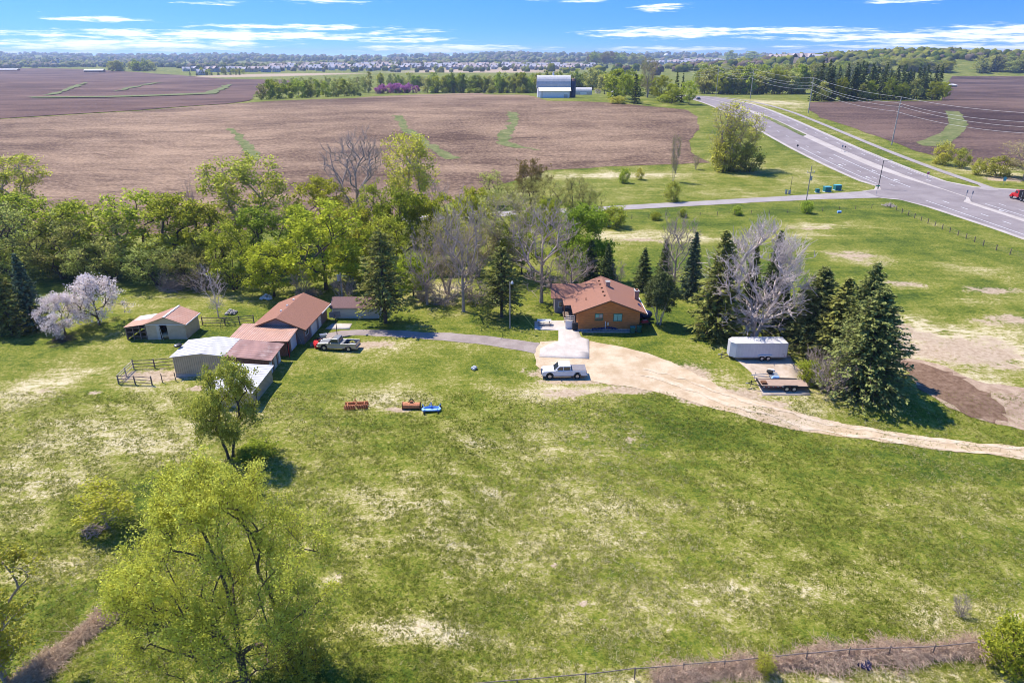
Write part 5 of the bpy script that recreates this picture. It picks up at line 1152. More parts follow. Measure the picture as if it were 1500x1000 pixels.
def make_tree(seed, h=14, hb=3.5, rx=5.5, shape='round', n1=70, n2=5, r2=1.1, nleaf=6000, rl=0.55, leaf=0.3, tr=0.22, stems=1, lean=0.0, bark='bark', leafm='leaf_bright',
              twigs=0, twig_len=0.8, twig_r=0.018, lumps=0.3, bias=0.28, wig=0.16, name='tree', leaf_top=0.0, fork=0.25):
    R = np.random.default_rng(seed)
    T1 = targets_in_crown(R, n1, h * 0.97, hb, rx, shape, lumps=lumps)
    T1[:, 0] += lean * T1[:, 2]
    nodes = []; par = []; plen = []
    for s in range(stems):
        a = 6.28 * s / max(stems, 1) + R.uniform(-.4, .4); rr = 0 if stems == 1 else 0.25 + 0.1 * R.uniform()
        p = np.array([rr * math.cos(a), rr * math.sin(a), -0.15]); nodes.append(p); par.append(-1); plen.append(0)
        zt = h * (fork + 0.35 * R.uniform()) if stems > 1 else hb + (h - hb) * (fork + .1)
        k = 6; sp = (0.0 if stems == 1 else rx * 0.33)
        for i in range(1, k + 1):
            t = i / k
            q = np.array([(rr + sp * t ** 1.3) * math.cos(a) + lean * zt * t, (rr + sp * t ** 1.3) * math.sin(a), zt * t]) + R.normal(0, wig * 0.5, 3) * np.array([1, 1, .2]) * t
            par.append(len(nodes) - 1); nodes.append(q); plen.append(plen[-1] + zt / k)
    nodes = list(nodes)
    def attach(c, ksteps, b, rise=0.25):
        arr = np.array(nodes); pl = np.array(plen); d = np.linalg.norm(arr - c, axis=1)
        cost = d + b * pl + np.where(arr[:, 2] > c[2] - rise * d, 2.0 * (arr[:, 2] - c[2] + rise * d), 0) + np.where(arr[:, 2] < min(hb * 0.6, c[2] - .5) , 3.0, 0)
        j = int(np.argmin(cost)); p0 = arr[j]; last = j; dist = d[j]
        d0 = p0 - arr[par[j]] if par[j] >= 0 else np.array([0, 0, 1.0]); d0 = d0 / (np.linalg.norm(d0) + 1e-6); mid = p0 + (d0 * 0.42 + (c - p0) / (dist + 1e-6) * 0.58) * dist * 0.5 + R.normal(0, wig * 0.3 * min(dist, 3) * .5, 3)
        for i in range(1, ksteps + 1):
            t = i / ksteps; q = (1 - t) ** 2 * p0 + 2 * t * (1 - t) * mid + t * t * c
            nodes.append(q); par.append(last); plen.append(plen[last] + dist / ksteps); last = len(nodes) - 1
        return last
    order = np.argsort(np.hypot(T1[:, 0], T1[:, 1]) + 0.6 * np.abs(T1[:, 2] - hb))
    ends1 = [attach(T1[i], 4, bias, 0.62) for i in order]
    ends2 = []
    for e in ends1:
        c = nodes[e]; out = c - np.array([lean * c[2], 0, hb + (h - hb) * 0.25]); out /= np.linalg.norm(out) + 1e-6
        for _ in range(n2):
            q = c + out * R.uniform(0.1, 1.0) * r2 + R.normal(0, 0.5, 3) * r2
            ends2.append(attach(q, 2, 0.05))
    nodes_a = np.array(nodes); par_a = np.array(par); cnt = np.zeros(len(nodes_a)); 
    leafn = np.ones(len(nodes_a)); leafn[[p for p in par if p >= 0]] = 0
    cnt = leafn.copy()
    for i in range(len(nodes_a) - 1, -1, -1):
        if par_a[i] >= 0: cnt[par_a[i]] += cnt[i]
    rad = twig_r * 1.15 * np.maximum(cnt, 1) ** 0.5
    rad *= np.clip(tr / max(rad.max(), 1e-6), 0.2, 5) ** (np.log(np.maximum(cnt, 1)) / np.log(max(cnt.max(), 2)))
    k = par_a >= 0; A = nodes_a[par_a[k]]; B = nodes_a[k]; rb = rad[k]; ra = np.minimum(rad[par_a[k]], rb * 1.6 + 0.004)
    low = A[:, 2] < 0.35; ra = np.where(low, ra * 1.35, ra)
    ends = nodes_a[ends2] if ends2 else nodes_a[ends1]
    if twigs:
        i = R.integers(0, len(ends), twigs); p = ends[i] + R.normal(0, 0.12, (twigs, 3)); cpt = np.array([0, 0, hb * 0.7])
        d = p - cpt; d /= np.linalg.norm(d, axis=1, keepdims=True) + 1e-6; d = d + R.normal(0, 0.55, (twigs, 3)) + np.array([0, 0, 0.12])
        d /= np.linalg.norm(d, axis=1, keepdims=True); q = p + d * (twig_len * R.uniform(0.4, 1.2, twigs))[:, None]
        A = np.concatenate([A, p]); B = np.concatenate([B, q]); ra = np.concatenate([ra, np.full(twigs, twig_r)]); rb = np.concatenate([rb, np.full(twigs, twig_r * 0.45)])
        ends = np.concatenate([ends, q])
    tm = wood_mesh(name + '_trunk', A, B, ra, rb, M[bark])
    lm = None
    if nleaf:
        i = R.integers(0, len(ends), nleaf)
        if leaf_top:
            w = np.clip((ends[:, 2] - hb) / (h - hb), 0.02, 1) ** leaf_top; i = R.choice(len(ends), nleaf, p=w / w.sum())
        c = ends[i] + R.normal(0, rl, (nleaf, 3)) * np.array([1, 1, 0.75])
        clump = R.uniform(0, 1, len(ends))[i]
        lm = leaf_mesh(name + '_crown', c, leaf, M[leafm], R, 0.15 + 0.5 * clump + R.normal(0, 0.22, nleaf))
    return tm, lm, h, rx

def make_conifer(seed, h=14, r=3.2, zb=0.06, nw=26, nb=9, spray=7, leaf=0.34, bark='bark', leafm='needles', power=0.9, droop=0.35, top=0.04, rag=0.25, tr=0.2, gap=0.0, name='conifer', aspect=0.42):
    R = np.random.default_rng(seed); A = []; B = []; ra = []; rb = []; cs = []; dr = []; tn = []
    n = 10
    for i in range(n):
        A.append((0, 0, h * i / n - (0.2 if i == 0 else 0))); B.append((0, 0, h * (i + 1) / n)); ra.append(tr * (1 - i / n * 0.93)); rb.append(tr * (1 - (i + 1) / n * 0.93))
    for w in range(nw):
        t = zb + (1 - zb) * (w / nw) ** 0.92; z = h * t; 
        L = r * ((1 - t) ** power + top) * (1.0 if t > zb + .08 else 0.82)
        k = max(4, int(nb * (0.55 + 0.6 * (1 - t))))
        for b in range(k):
            if R.uniform() < gap: continue
            a = 6.283 * (b + R.uniform(-.4, .4)) / k + w * 1.1; l = L * R.uniform(1 - rag, 1 + rag * 0.6)
            sl = (0.45 * t - droop * (1 - t)) + R.normal(0, 0.08); zz = z + R.normal(0, h * 0.008)
            d = np.array([math.cos(a), math.sin(a), sl])
            A.append((0, 0, zz)); B.append(tuple(np.array([0, 0, zz]) + d * l * 0.9)); ra.append(0.02 + 0.012 * l); rb.append(0.012)
            m = max(2, int(spray * (0.35 + l / r)))
            ts = R.uniform(0.12, 1.0, m) ** 0.75; side = R.normal(0, 1, m) * 0.16 * l * (1.15 - ts) + R.normal(0, .08, m)
            perp = np.array([-math.sin(a), math.cos(a), 0])
            pts = np.array([0, 0, zz]) + d * (ts * l)[:, None] + perp * side[:, None] + np.array([0, 0, 1]) * (R.normal(0, 0.10, m) + 0.05 - 0.10 * ts ** 2 * l * droop)[:, None]
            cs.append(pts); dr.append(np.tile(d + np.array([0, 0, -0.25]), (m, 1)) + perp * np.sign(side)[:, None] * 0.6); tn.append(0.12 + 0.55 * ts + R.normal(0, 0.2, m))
    tm = wood_mesh(name + '_trunk', np.array(A), np.array(B), np.array(ra), np.array(rb), M[bark])
    c = np.concatenate(cs); lm = leaf_mesh(name + '_crown', c, leaf, M[leafm], R, np.concatenate(tn), 0.5, aspect, np.concatenate(dr))
    return tm, lm, h, r

M['leaf_bright'] = leaf_mat('spring_leaf', (0.230, 0.270, 0.018), (0.62, 0.63, 0.070), 0.6, 0.018)
M['leaf_mid'] = leaf_mat('mid_green_leaf', (0.215, 0.265, 0.024), (0.58, 0.61, 0.080), 0.6, 0.02)
M['leaf_olive'] = leaf_mat('olive_leaf', (0.26, 0.275, 0.06), (0.62, 0.63, 0.19), 0.6, 0.018)
M['leaf_bud'] = leaf_mat('opening_buds', (0.38, 0.37, 0.040), (0.77, 0.75, 0.150), 0.6, 0.012)
M['leaf_tan'] = leaf_mat('tan_buds', (0.30, 0.26, 0.075), (0.56, 0.52, 0.20), 0.4, 0.015)
M['leaf_red'] = leaf_mat('reddish_new_leaf', (0.195, 0.128, 0.033), (0.330, 0.255, 0.075), 0.4, 0.015)
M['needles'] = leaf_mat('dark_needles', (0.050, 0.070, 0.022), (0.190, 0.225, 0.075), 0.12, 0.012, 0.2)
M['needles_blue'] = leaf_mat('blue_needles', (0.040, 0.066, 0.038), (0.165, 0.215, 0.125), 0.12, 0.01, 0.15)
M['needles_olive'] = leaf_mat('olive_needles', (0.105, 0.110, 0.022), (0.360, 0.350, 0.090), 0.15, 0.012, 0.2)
M['needles_pale'] = leaf_mat('pale_green_needles', (0.090, 0.110, 0.024), (0.330, 0.350, 0.110), 0.15, 0.01, 0.1)  # paler green than the dark spruce needles, one tone range all round
M['blossom'] = leaf_mat('white_pink_blossom', (0.74, 0.62, 0.585), (0.89, 0.82, 0.775), 0.35, 0.01, 0.08)
M['magenta'] = leaf_mat('magenta_blossom', (0.42, 0.13, 0.32), (0.66, 0.28, 0.55), 0.35, 0.012, 0.12)
M['leaf_fresh'] = leaf_mat('fresh_green_leaf', (0.17, 0.27, 0.02), (0.46, 0.58, 0.07), 0.6, 0.004, 0.05)
M['leaf_yolive'] = leaf_mat('yellow_olive_leaf', (0.25, 0.27, 0.036), (0.62, 0.62, 0.12), 0.5, 0.01, 0.05)
M['dry_leaf'] = leaf_mat('dry_bramble', (0.30, 0.19, 0.12), (0.64, 0.47, 0.32), 0.2, 0.012, 0.12)
M['brush'] = mat('bramble_cane', (0.56, 0.41, 0.285), 0.95, 0.35, 2.0)

PROTO = {}
def reg(kind, fn, n, **kw):
    PROTO[kind] = [fn(100 * (len(PROTO) + 3) + i * 7 + 1, name=kw.get('name', kind), **{k: v for k, v in kw.items() if k != 'name'}) for i in range(n)]

reg('leafy_tree', make_tree, 4, h=14, hb=3.4, rx=5.6, n1=62, n2=7, r2=1.0, nleaf=9000, rl=0.36, leaf=0.20, lumps=0.5, leafm='leaf_bright', stems=1)
reg('green_tree', make_tree, 3, h=14, hb=3.0, rx=5.4, n1=54, n2=7, r2=1.0, nleaf=6200, rl=0.36, leaf=0.20, lumps=0.5, leafm='leaf_mid', stems=2)
reg('willow_tree', make_tree, 4, h=12, hb=2.0, rx=5.6, n1=56, n2=7, r2=1.1, nleaf=5800, rl=0.36, leaf=0.16, lumps=0.45, leafm='leaf_olive', stems=3, bark='bark', shape='vase', tr=0.2)
reg('budding_tree', make_tree, 3, h=16, hb=4.2, rx=5.5, n1=80, n2=7, r2=1.0, nleaf=8500, rl=0.34, leaf=0.19, lumps=0.35, leafm='leaf_bud', stems=2, bark='bark_grey', shape='vase', tr=0.26, twigs=500, twig_len=0.8)
reg('bare_tree', make_tree, 4, h=15, hb=4.0, rx=5.5, n1=62, n2=5, r2=1.3, nleaf=0, lumps=0.4, stems=1, bark='bark_grey', shape='vase', tr=0.28, twigs=800, twig_len=1.3, twig_r=0.034, fork=.4)
reg('pale_bare_tree', make_tree, 2, h=16, hb=3.2, rx=6.6, n1=100, n2=8, r2=1.3, nleaf=0, lumps=0.3, stems=3, bark='bark_pale', shape='round', tr=0.26, twigs=2600, twig_len=1.4, twig_r=0.036)
reg('tan_tree', make_tree, 2, h=15, hb=4.0, rx=5.0, n1=90, n2=7, r2=1.0, nleaf=3600, rl=0.3, leaf=0.15, lumps=0.3, leafm='leaf_tan', stems=2, bark='bark_grey', shape='vase', tr=0.24, twigs=1600, twig_len=0.9)
reg('red_tree', make_tree, 1, h=12, hb=2.5, rx=5.5, n1=80, n2=6, r2=1.0, nleaf=6500, rl=0.4, leaf=0.2, lumps=0.3, leafm='leaf_red', stems=2)
reg('spruce_tree', make_conifer, 3, h=14, r=3.0, nw=34, nb=11, spray=12, leaf=0.30)
reg('blue_spruce', make_conifer, 2, h=13, r=3.4, nw=34, nb=11, spray=12, leaf=0.30, leafm='needles_blue')
reg('olive_spruce', make_conifer, 3, h=14, r=3.0, nw=34, nb=11, spray=12, leaf=0.30, leafm='needles_olive', rag=0.45, gap=0.08, power=0.8)
reg('lit_spruce', make_conifer, 2, h=16, r=4.2, nw=44, nb=14, spray=36, leaf=0.21, leafm='needles_pale', power=0.72, rag=0.45, gap=0.06, zb=0.03, tr=.25)
reg('open_spruce', make_conifer, 2, h=15.5, r=4.4, zb=0.19, nw=34, nb=11, spray=20, leaf=0.25, leafm='needles_olive', power=0.62, droop=0.4, rag=0.4, gap=0.15, tr=0.28)
reg('olive_tree', make_tree, 1, h=10, hb=3.2, rx=4.4, n1=60, n2=8, r2=0.9, nleaf=22000, rl=0.3, leaf=0.12, lumps=0.45, leafm='leaf_yolive', stems=2, bark='bark', shape='round', tr=0.2, lean=0.16)
reg('fresh_tree', make_tree, 1, h=14, hb=2.6, rx=5.2, n1=80, n2=7, r2=1.0, nleaf=12000, rl=0.36, leaf=0.2, lumps=0.4, leafm='leaf_fresh', stems=1)
reg('upright_tree', make_tree, 2, h=16, hb=1.2, rx=2.6, n1=60, n2=6, r2=0.9, nleaf=2400, rl=0.28, leaf=0.15, leafm='leaf_bud', shape='vase', tr=0.14, stems=4, bark='bark_grey', twigs=1100)
reg('blossom_tree', make_tree, 2, h=7.5, hb=1.9, rx=4.6, n1=60, n2=6, r2=0.8, nleaf=7000, rl=0.3, leaf=0.13, lumps=0.4, leafm='blossom', shape='flat', tr=0.17, stems=1)
reg('cedar_tree', make_tree, 1, h=9, hb=3.3, rx=2.8, n1=130, n2=6, r2=0.45, nleaf=24000, rl=0.26, leaf=0.13, lumps=0.12, leafm='needles', stems=7, bark='bark_pale', shape='flat', tr=0.09, fork=.25)
reg('thin_bare', make_tree, 1, h=9, hb=2.4, rx=3.2, n1=40, n2=4, r2=0.9, nleaf=0, lumps=0.3, stems=1, bark='bark_pale', shape='vase', tr=0.12, twigs=300, twig_len=0.9, twig_r=0.022)
reg('sapling', make_tree, 2, h=7, hb=1.5, rx=1.7, n1=40, n2=4, r2=0.5, nleaf=2200, rl=0.25, leaf=0.13, leafm='leaf_bud', shape='column', tr=0.08, bark='bark_grey')
reg('bush', make_tree, 3, h=3.2, hb=0.4, rx=2.0, n1=45, n2=4, r2=0.5, nleaf=3200, rl=0.28, leaf=0.14, leafm='leaf_mid', tr=0.05, stems=4, lumps=0.35)
reg('yellow_bush', make_tree, 2, h=4, hb=0.4, rx=2.0, n1=45, n2=4, r2=0.5, nleaf=3200, rl=0.28, leaf=0.13, leafm='leaf_bud', tr=0.05, stems=4, lumps=0.3)
reg('bare_shrub', make_tree, 2, h=3.0, hb=0.3, rx=2.1, n1=50, n2=6, r2=0.6, nleaf=0, tr=0.05, stems=5, twigs=420, twig_len=0.8, twig_r=0.022, bark='bark_grey', shape='vase')
reg('magenta_tree', make_tree, 2, h=7, hb=1.0, rx=4.0, n1=40, n2=3, r2=0.9, nleaf=2200, rl=0.5, leaf=0.32, leafm='magenta', tr=0.12, stems=3)
reg('far_tree', make_tree, 4, h=14, hb=1.2, rx=4.6, n1=45, n2=2, r2=1.0, nleaf=2200, rl=0.7, leaf=0.45, leafm='leaf_mid', tr=0.2, lumps=0.35)
reg('far_olive_tree', make_tree, 3, h=14, hb=1.8, rx=4.2, n1=45, n2=2, r2=1.0, nleaf=1700, rl=0.65, leaf=0.42, leafm='leaf_olive', tr=0.2, lumps=0.35, shape='column')
reg('far_conifer', make_conifer, 2, h=15, r=3.0, nw=18, nb=7, spray=5, leaf=0.6, leafm='needles')
reg('hero_tree', make_tree, 1, h=18.4, hb=4.6, rx=7.6, n1=150, n2=10, r2=1.25, nleaf=78000, rl=0.22, leaf=0.09, lumps=0.3, leafm='leaf_bud', stems=1, bark='bark', shape='round', tr=0.36, twigs=6500, twig_len=0.75, twig_r=0.013, fork=.28, leaf_top=0.4, wig=0.1)
CAT = {}
tree_rng = random.Random(5)
def tree_at(kind, loc, h, w, label, group=None, name=None, var=None, cat='tree', rz=None):
    pr = PROTO[kind]; tm, lm, ph, prx = pr[(tree_rng.randrange(len(pr)) if var is None else var % len(pr))]
    r = empty(name or kind, loc, tree_rng.uniform(0, 6.28) if rz is None else rz, label, cat, group)
    s = w / (2 * prx); r.scale = (s, s, h / ph)
    link('trunk', tm, r)
    if lm: link('crown', lm, r)
    return r
def tree(kind, px, pyb, pyt, pw, label, group=None, name=None, var=None, cat='tree', rz=None):
    if group == 'trees of the stream belt': pw *= 0.9; pyt += 4
    b = P(px, pyb); h = z_at(b.y, pyt) - b.z
    return tree_at(kind, b, h, pw * px_m(b), label, group, name, var, cat, rz)

# ------------------------------------------------------------------ trees of the place
T = tree
# stream belt, front to back
G = 'trees of the stream belt'
T('willow_tree', 28, 410, 300, 130, 'broad olive willow at the far end of the belt above the dark spruce', G, var=0)
T('willow_tree', 92, 408, 328, 125, 'rounded olive willow behind the white blossoming tree', G, var=1)
T('green_tree', 120, 398, 296, 130, 'mid green tree in the belt with two dark leaning trunks', G, var=0)
T('willow_tree', 168, 408, 318, 135, 'pale olive feathery willow leaning over the meadow edge', G, var=2)
T('green_tree', 212, 398, 284, 140, 'tallest mid green tree of the belt behind the open tan shed', G, var=1)
T('green_tree', 268, 402, 286, 125, 'mid green round tree between the pale willow and the grey snag', G, var=2)
T('willow_tree', 232, 418, 352, 100, 'low olive willow at the belt foot behind the open tan shed', G, var=3)
T('green_tree', 60, 385, 284, 130, 'green tree at back of the belt under the wide pale budding tree', G, var=0)
T('willow_tree', -10, 400, 312, 130, 'olive willow cut by the frame edge above the spruces', G, var=1)
T('green_tree', 312, 402, 300, 100, 'narrow green tree just before the grey snag by the field', G, var=2)
T('willow_tree', 285, 420, 362, 85, 'small olive willow over the brush pile at the belt foot', G, var=0)
T('willow_tree', 135, 416, 358, 80, 'small olive willow directly above the white blossoms', G, var=2)
T('budding_tree', 30, 335, 232, 105, 'wide nearly bare tree with pale buds against the stubble field', G, var=1)
T('bare_tree', 288, 345, 264, 16, 'thin grey dead snag standing up before the field', G, var=0)
T('budding_tree', 372, 372, 230, 130, 'tall bright yellow budding tree rising above the belt', G, var=0)
T('green_tree', 345, 424, 328, 85, 'darker green tree behind the bright round maple', G, var=1)
T('green_tree', 385, 400, 305, 95, 'dark green tree below the tall bright yellow budding tree', G, var=2)
T('leafy_tree', 402, 434, 357, 96, 'bright round yellow green maple just behind the red roofed garage', G, var=0)
T('leafy_tree', 478, 424, 297, 146, 'largest bright yellow green tree with thick trunk behind the tan shed', G, var=1)
T('leafy_tree', 474, 350, 262, 88, 'yellow green tree at the field edge under the bare crowns', G, var=2)
T('leafy_tree', 546, 420, 345, 90, 'yellow green tree just behind the tip of the open spruce', G, var=3)
T('green_tree', 552, 385, 274, 70, 'dark green tree under the grey bare pair by the field', G, var=0)
T('leafy_tree', 592, 392, 280, 95, 'yellow green clumpy tree under the pale budding tree at the field', G, var=0)
T('leafy_tree', 640, 388, 285, 95, 'yellow green tree behind the tall grey bare trees', G, var=1)
T('green_tree', 570, 412, 318, 80, 'mid green tree beyond the open spruce, over the stream', G, var=1)
T('leafy_tree', 522, 396, 305, 90, 'yellow green tree between the biggest bright tree and the open spruce', G, var=3)
T('leafy_tree', 695, 372, 278, 70, 'bright yellow green crown in the belt beside the round olive bush', G, var=2)
T('leafy_tree', 606, 436, 372, 70, 'small yellow green tree right beside the open spruce', G, var=0)
T('green_tree', 440, 370, 300, 70, 'mid green tree between the tall yellow budding tree and the biggest bright tree', G, var=2)
T('bare_tree', 528, 345, 205, 100, 'wide grey bare tree before the field, left of the two tall crowns', G, var=1)
T('budding_tree', 606, 342, 203, 88, 'tall pale yellow budding tree before the field beside the grey bare one', G, var=2)
T('bare_tree', 679, 456, 296, 92, 'grey bare tree with four trunks standing on the lawn', G, var=2)
T('bare_tree', 626, 446, 342, 60, 'small grey bare tree beside the open spruce on the lawn', G, var=3)
T('tan_tree', 655, 430, 318, 80, 'tan budding tree behind the four trunked bare tree', G, var=0)
T('tan_tree', 742, 405, 288, 110, 'broad tan budding tree in the belt above the lawn pine', G, var=1)
T('bare_tree', 793, 443, 312, 108, 'large grey bare tree with one dark trunk beside the house', G, var=1, rz=1.0)
T('leafy_tree', 764, 402, 312, 75, 'yellow green tree among the tan crowns above the yard light', G, var=3)
T('bare_tree', 836, 436, 366, 70, 'low leaning bare tree behind the house wing', G, var=2)
T('fresh_tree', 852, 412, 302, 90, 'dense bright green tree standing behind the house', G, var=0)
T('leafy_tree', 800, 352, 290, 46, 'small bright green tree below the olive bushes by the side road', G, var=1)
T('green_tree', 830, 380, 330, 60, 'mid green tree left of the dense bright green tree', G, var=0)
T('tan_tree', 700, 405, 330, 70, 'tan budding tree low in the belt beside the four trunked bare tree', G, var=0)
T('willow_tree', 722, 302, 250, 52, 'round olive bush by the field corner', G, var=1)
T('red_tree', 778, 292, 233, 55, 'reddish brown round tree at the field corner', G)
T('willow_tree', 768, 325, 265, 75, 'olive tree in front of the reddish brown round tree', G, var=2)
T('willow_tree', 806, 328, 262, 68, 'olive tree between the reddish tree and the side road', G, var=0)
T('willow_tree', 842, 324, 260, 62, 'taller olive tree near the start of the side road', G, var=3)
T('willow_tree', 868, 326, 278, 44, 'last olive tree of the belt beside the side road', G, var=1)
T('willow_tree', 690, 330, 284, 60, 'olive tree between the yellow green crown and the round olive bush', G, var=3)
T('bare_tree', 640, 318, 262, 46, 'small bare tree at the field edge beside the pale budding tree', G, var=0)
# conifers
T('open_spruce', 565, 473, 336, 96, 'tall open spruce with bare lower trunk beside the asphalt drive', var=0, name='spruce_tree')
T('open_spruce', 735, 464, 362, 86, 'open pine with bare trunk beside the yard light pole', var=1, name='pine_tree')
G = 'spruces behind the house'
T('spruce_tree', 864, 424, 350, 44, 'dark spruce just left of the house ridge', G, var=0)
T('spruce_tree', 888, 428, 357, 40, 'dark spruce directly behind the house ridge', G, var=1)
T('spruce_tree', 941, 424, 363, 40, 'short dark spruce behind the house chimney', G, var=2)
T('spruce_tree', 970, 424, 350, 36, 'thin dark spruce beside the leafless poplar', G, var=0)
T('blue_spruce', 1011, 437, 341, 46, 'bluish dark spruce behind the cedar', G, var=0, name='spruce_tree')
T('olive_spruce', 1046, 492, 340, 92, 'tall olive spruce left of the pale bare tree', G, var=0, name='spruce_tree')
T('spruce_tree', 1128, 450, 338, 52, 'dark spruce top poking up behind the pale bare tree', G, var=2)
T('spruce_tree', 1140, 492, 415, 62, 'low dark spruce just behind the white cargo trailer', G, var=1)
T('spruce_tree', 1094, 470, 360, 50, 'dark spruce hidden behind the pale bare crown', G, var=0)
G = 'spruces beside the trailers'
T('lit_spruce', 1190, 508, 392, 100, 'broad spruce nearest the cargo trailer rear', G, var=0, name='spruce_tree')
T('olive_spruce', 1222, 528, 408, 96, 'olive spruce in the middle of the clump beside the trailers', G, var=1, name='spruce_tree')
T('lit_spruce', 1252, 548, 388, 98, 'tallest spruce of the clump beside the trailers', G, var=1, name='spruce_tree')
T('lit_spruce', 1264, 574, 422, 132, 'widest front spruce at the bend of the gravel track', G, var=0, name='spruce_tree')
T('spruce_tree', 1170, 480, 415, 60, 'dark spruce at back of the clump beside the trailers', G, var=2)
G = 'spruces at the meadow edge'
T('blue_spruce', 52, 482, 372, 60, 'dark bluish spruce beside the pink blossoming tree', G, var=1, name='spruce_tree')
T('olive_spruce', 18, 490, 385, 62, 'olive spruce at the frame edge beside the dark one', G, var=2, name='spruce_tree')
T('lit_spruce', -12, 480, 400, 50, 'spruce cut off by the frame edge', G, var=1, name='spruce_tree')
# yard trees
T('cedar_tree', 965, 475, 404, 45, 'dense rounded cedar on several bare pale stems beside the house')
T('pale_bare_tree', 1103, 494, 338, 138, 'large pale bare tree with drooping twigs behind the cargo trailer', var=0, name='bare_tree')
T('bare_tree', 986, 432, 325, 58, 'slender leafless poplar behind the cedar', var=1, name='bare_tree')
T('bare_tree', 903, 428, 385, 26, 'small bare sapling behind the house roof', var=3, name='bare_tree')
T('blossom_tree', 146, 476, 408, 84, 'white blossoming apple tree with clear trunk on the meadow', 'blossoming trees on the meadow', var=0)
T('blossom_tree', 96, 490, 434, 66, 'pinkish blossoming apple tree above a brush heap', 'blossoming trees on the meadow', var=1)
T('thin_bare', 320, 464, 390, 44, 'small pale leafless tree inside the rail fence', var=1, name='bare_tree')
T('hero_tree', 362, 1008, 712, 244, 'huge budding yellow green tree with forked dark trunk nearest the camera', name='budding_tree', rz=2.2)
T('olive_tree', 338, 671, 540, 84, 'leafy tree with leaning dark trunk in front of the white roofed lean-to', var=1, name='leafy_tree', rz=0.0)
T('bush', 376, 668, 656, 54, 'dark green bush at the foot of the leaning leafy tree', var=0, cat='bush')
T('sapling', 158, 772, 716, 70, 'thin yellow budding sapling beside the stick heap', var=0)
T('budding_tree', 10, 1000, 822, 150, 'budding tree cut by the frame edge near the bramble row', var=1)
T('bush', 1478, 980, 920, 66, 'green leafy bush at the end of the bottom pipe fence', var=1, cat='bush')
T('yellow_bush', 1119, 988, 960, 24, 'small bright yellow green bush against the bramble hedge', var=0, cat='bush')
T('yellow_bush', 215, 895, 858, 60, 'leafy bush at the foot of the huge budding tree', var=1, cat='bush')
T('yellow_bush', 445, 992, 940, 70, 'low green thicket in the shade of the huge budding tree', var=0, cat='bush')
# by the roads
T('upright_tree', 1056, 248, 158, 40, 'left tall upright budding tree of the clump beside the highway', name='budding_tree', var=0)
T('upright_tree', 1073, 249, 152, 42, 'tallest middle upright budding tree of the clump beside the highway', name='budding_tree', var=1)
T('upright_tree', 1090, 247, 168, 40, 'upright yellow budding tree nearest the highway', var=1)
T('yellow_bush', 1096, 252, 216, 34, 'pale flowering shrub at the foot of the tree clump by the highway', var=1, cat='bush', name='bush')
T('yellow_bush', 1062, 250, 206, 40, 'olive shrub at the foot of the tall upright clump', var=0, cat='bush', name='bush')
T('tan_tree', 986, 266, 203, 18, 'slim tan tree alone on the grass before the side road', name='slim_tree', var=1)
T('bush', 914, 268, 250, 13, 'small round green sapling on the grass, left of two', 'saplings on the grass', var=1, name='sapling')
T('yellow_bush', 937, 263, 248, 11, 'pale small sapling on the grass, right of two', 'saplings on the grass', var=1, name='sapling')
T('yellow_bush', 985, 295, 270, 22, 'round green bush beside the side road below the slim tree', var=1, cat='bush')
T('tan_tree', 1019, 248, 228, 12, 'tiny bare sapling at the field corner', name='sapling')
T('yellow_bush', 1380, 241, 211, 25, 'largest round olive shrub beside the cycle path', 'shrubs beside the cycle path', var=0, name='bush', cat='bush')
T('yellow_bush', 1407, 246, 221, 20, 'second round olive shrub beside the cycle path', 'shrubs beside the cycle path', var=1, name='bush', cat='bush')
T('yellow_bush', 1431, 256, 235, 18, 'small olive shrub near the end of the cycle path', 'shrubs beside the cycle path', var=0, name='bush', cat='bush')
T('tan_tree', 1500, 262, 212, 78, 'broad olive willow at the frame edge beyond the crossing', var=1)
T('yellow_bush', 1462, 258, 233, 36, 'low olive thicket beside the crossing street', var=1, name='bush', cat='bush')
for x, y, t_, w, l in ((1080, 315, 304, 14, 'dark round bush on the fence line left of the utility pole'), (1181, 312, 296, 16, 'dark ragged bush right at the foot of the utility pole'), (1000, 318, 308, 12, 'low dark bush in the wire fence below the side road'),
                       (960, 322, 312, 14, 'low dark bush at the far end of the wire fence'), (898, 332, 305, 34, 'dark green bush where the side road leaves the trees')):
    T('bush', x, y, t_, w, l, 'bushes on the fence line', cat='bush')
for x, y, t_, w, l in ((300, 424, 398, 60, 'bare grey brush on the belt edge behind the small pale tree'), (255, 422, 400, 50, 'bare brush heap on the belt edge behind the open tan shed'), (505, 440, 412, 40, 'bare brush beside the thick trunk behind the tan shed'),
                       (650, 446, 418, 50, 'tan bare brush between the lawn trees'), (700, 444, 420, 50, 'tan bare brush behind the lawn pine'), (1215, 575, 535, 60, 'grey leafless shrub between the flatbed trailer and the spruces'), (1195, 552, 520, 40, 'small leafless shrub behind the ramp of the flatbed trailer'),
                       (445, 436, 405, 34, 'bare grey brush behind the garage ridge'), (620, 440, 415, 36, 'bare brush at the lawn edge past the open spruce'), (1405, 900, 878, 26, 'dead pale branch lying in the meadow')):
    T('bare_shrub', x, y, t_, w, l, 'leafless shrubs', cat='shrub')
T('bush', 1190, 560, 535, 40, 'green weeds growing between the flatbed trailer and the spruces', var=1, cat='bush')
for a in BR: brambles(*a)

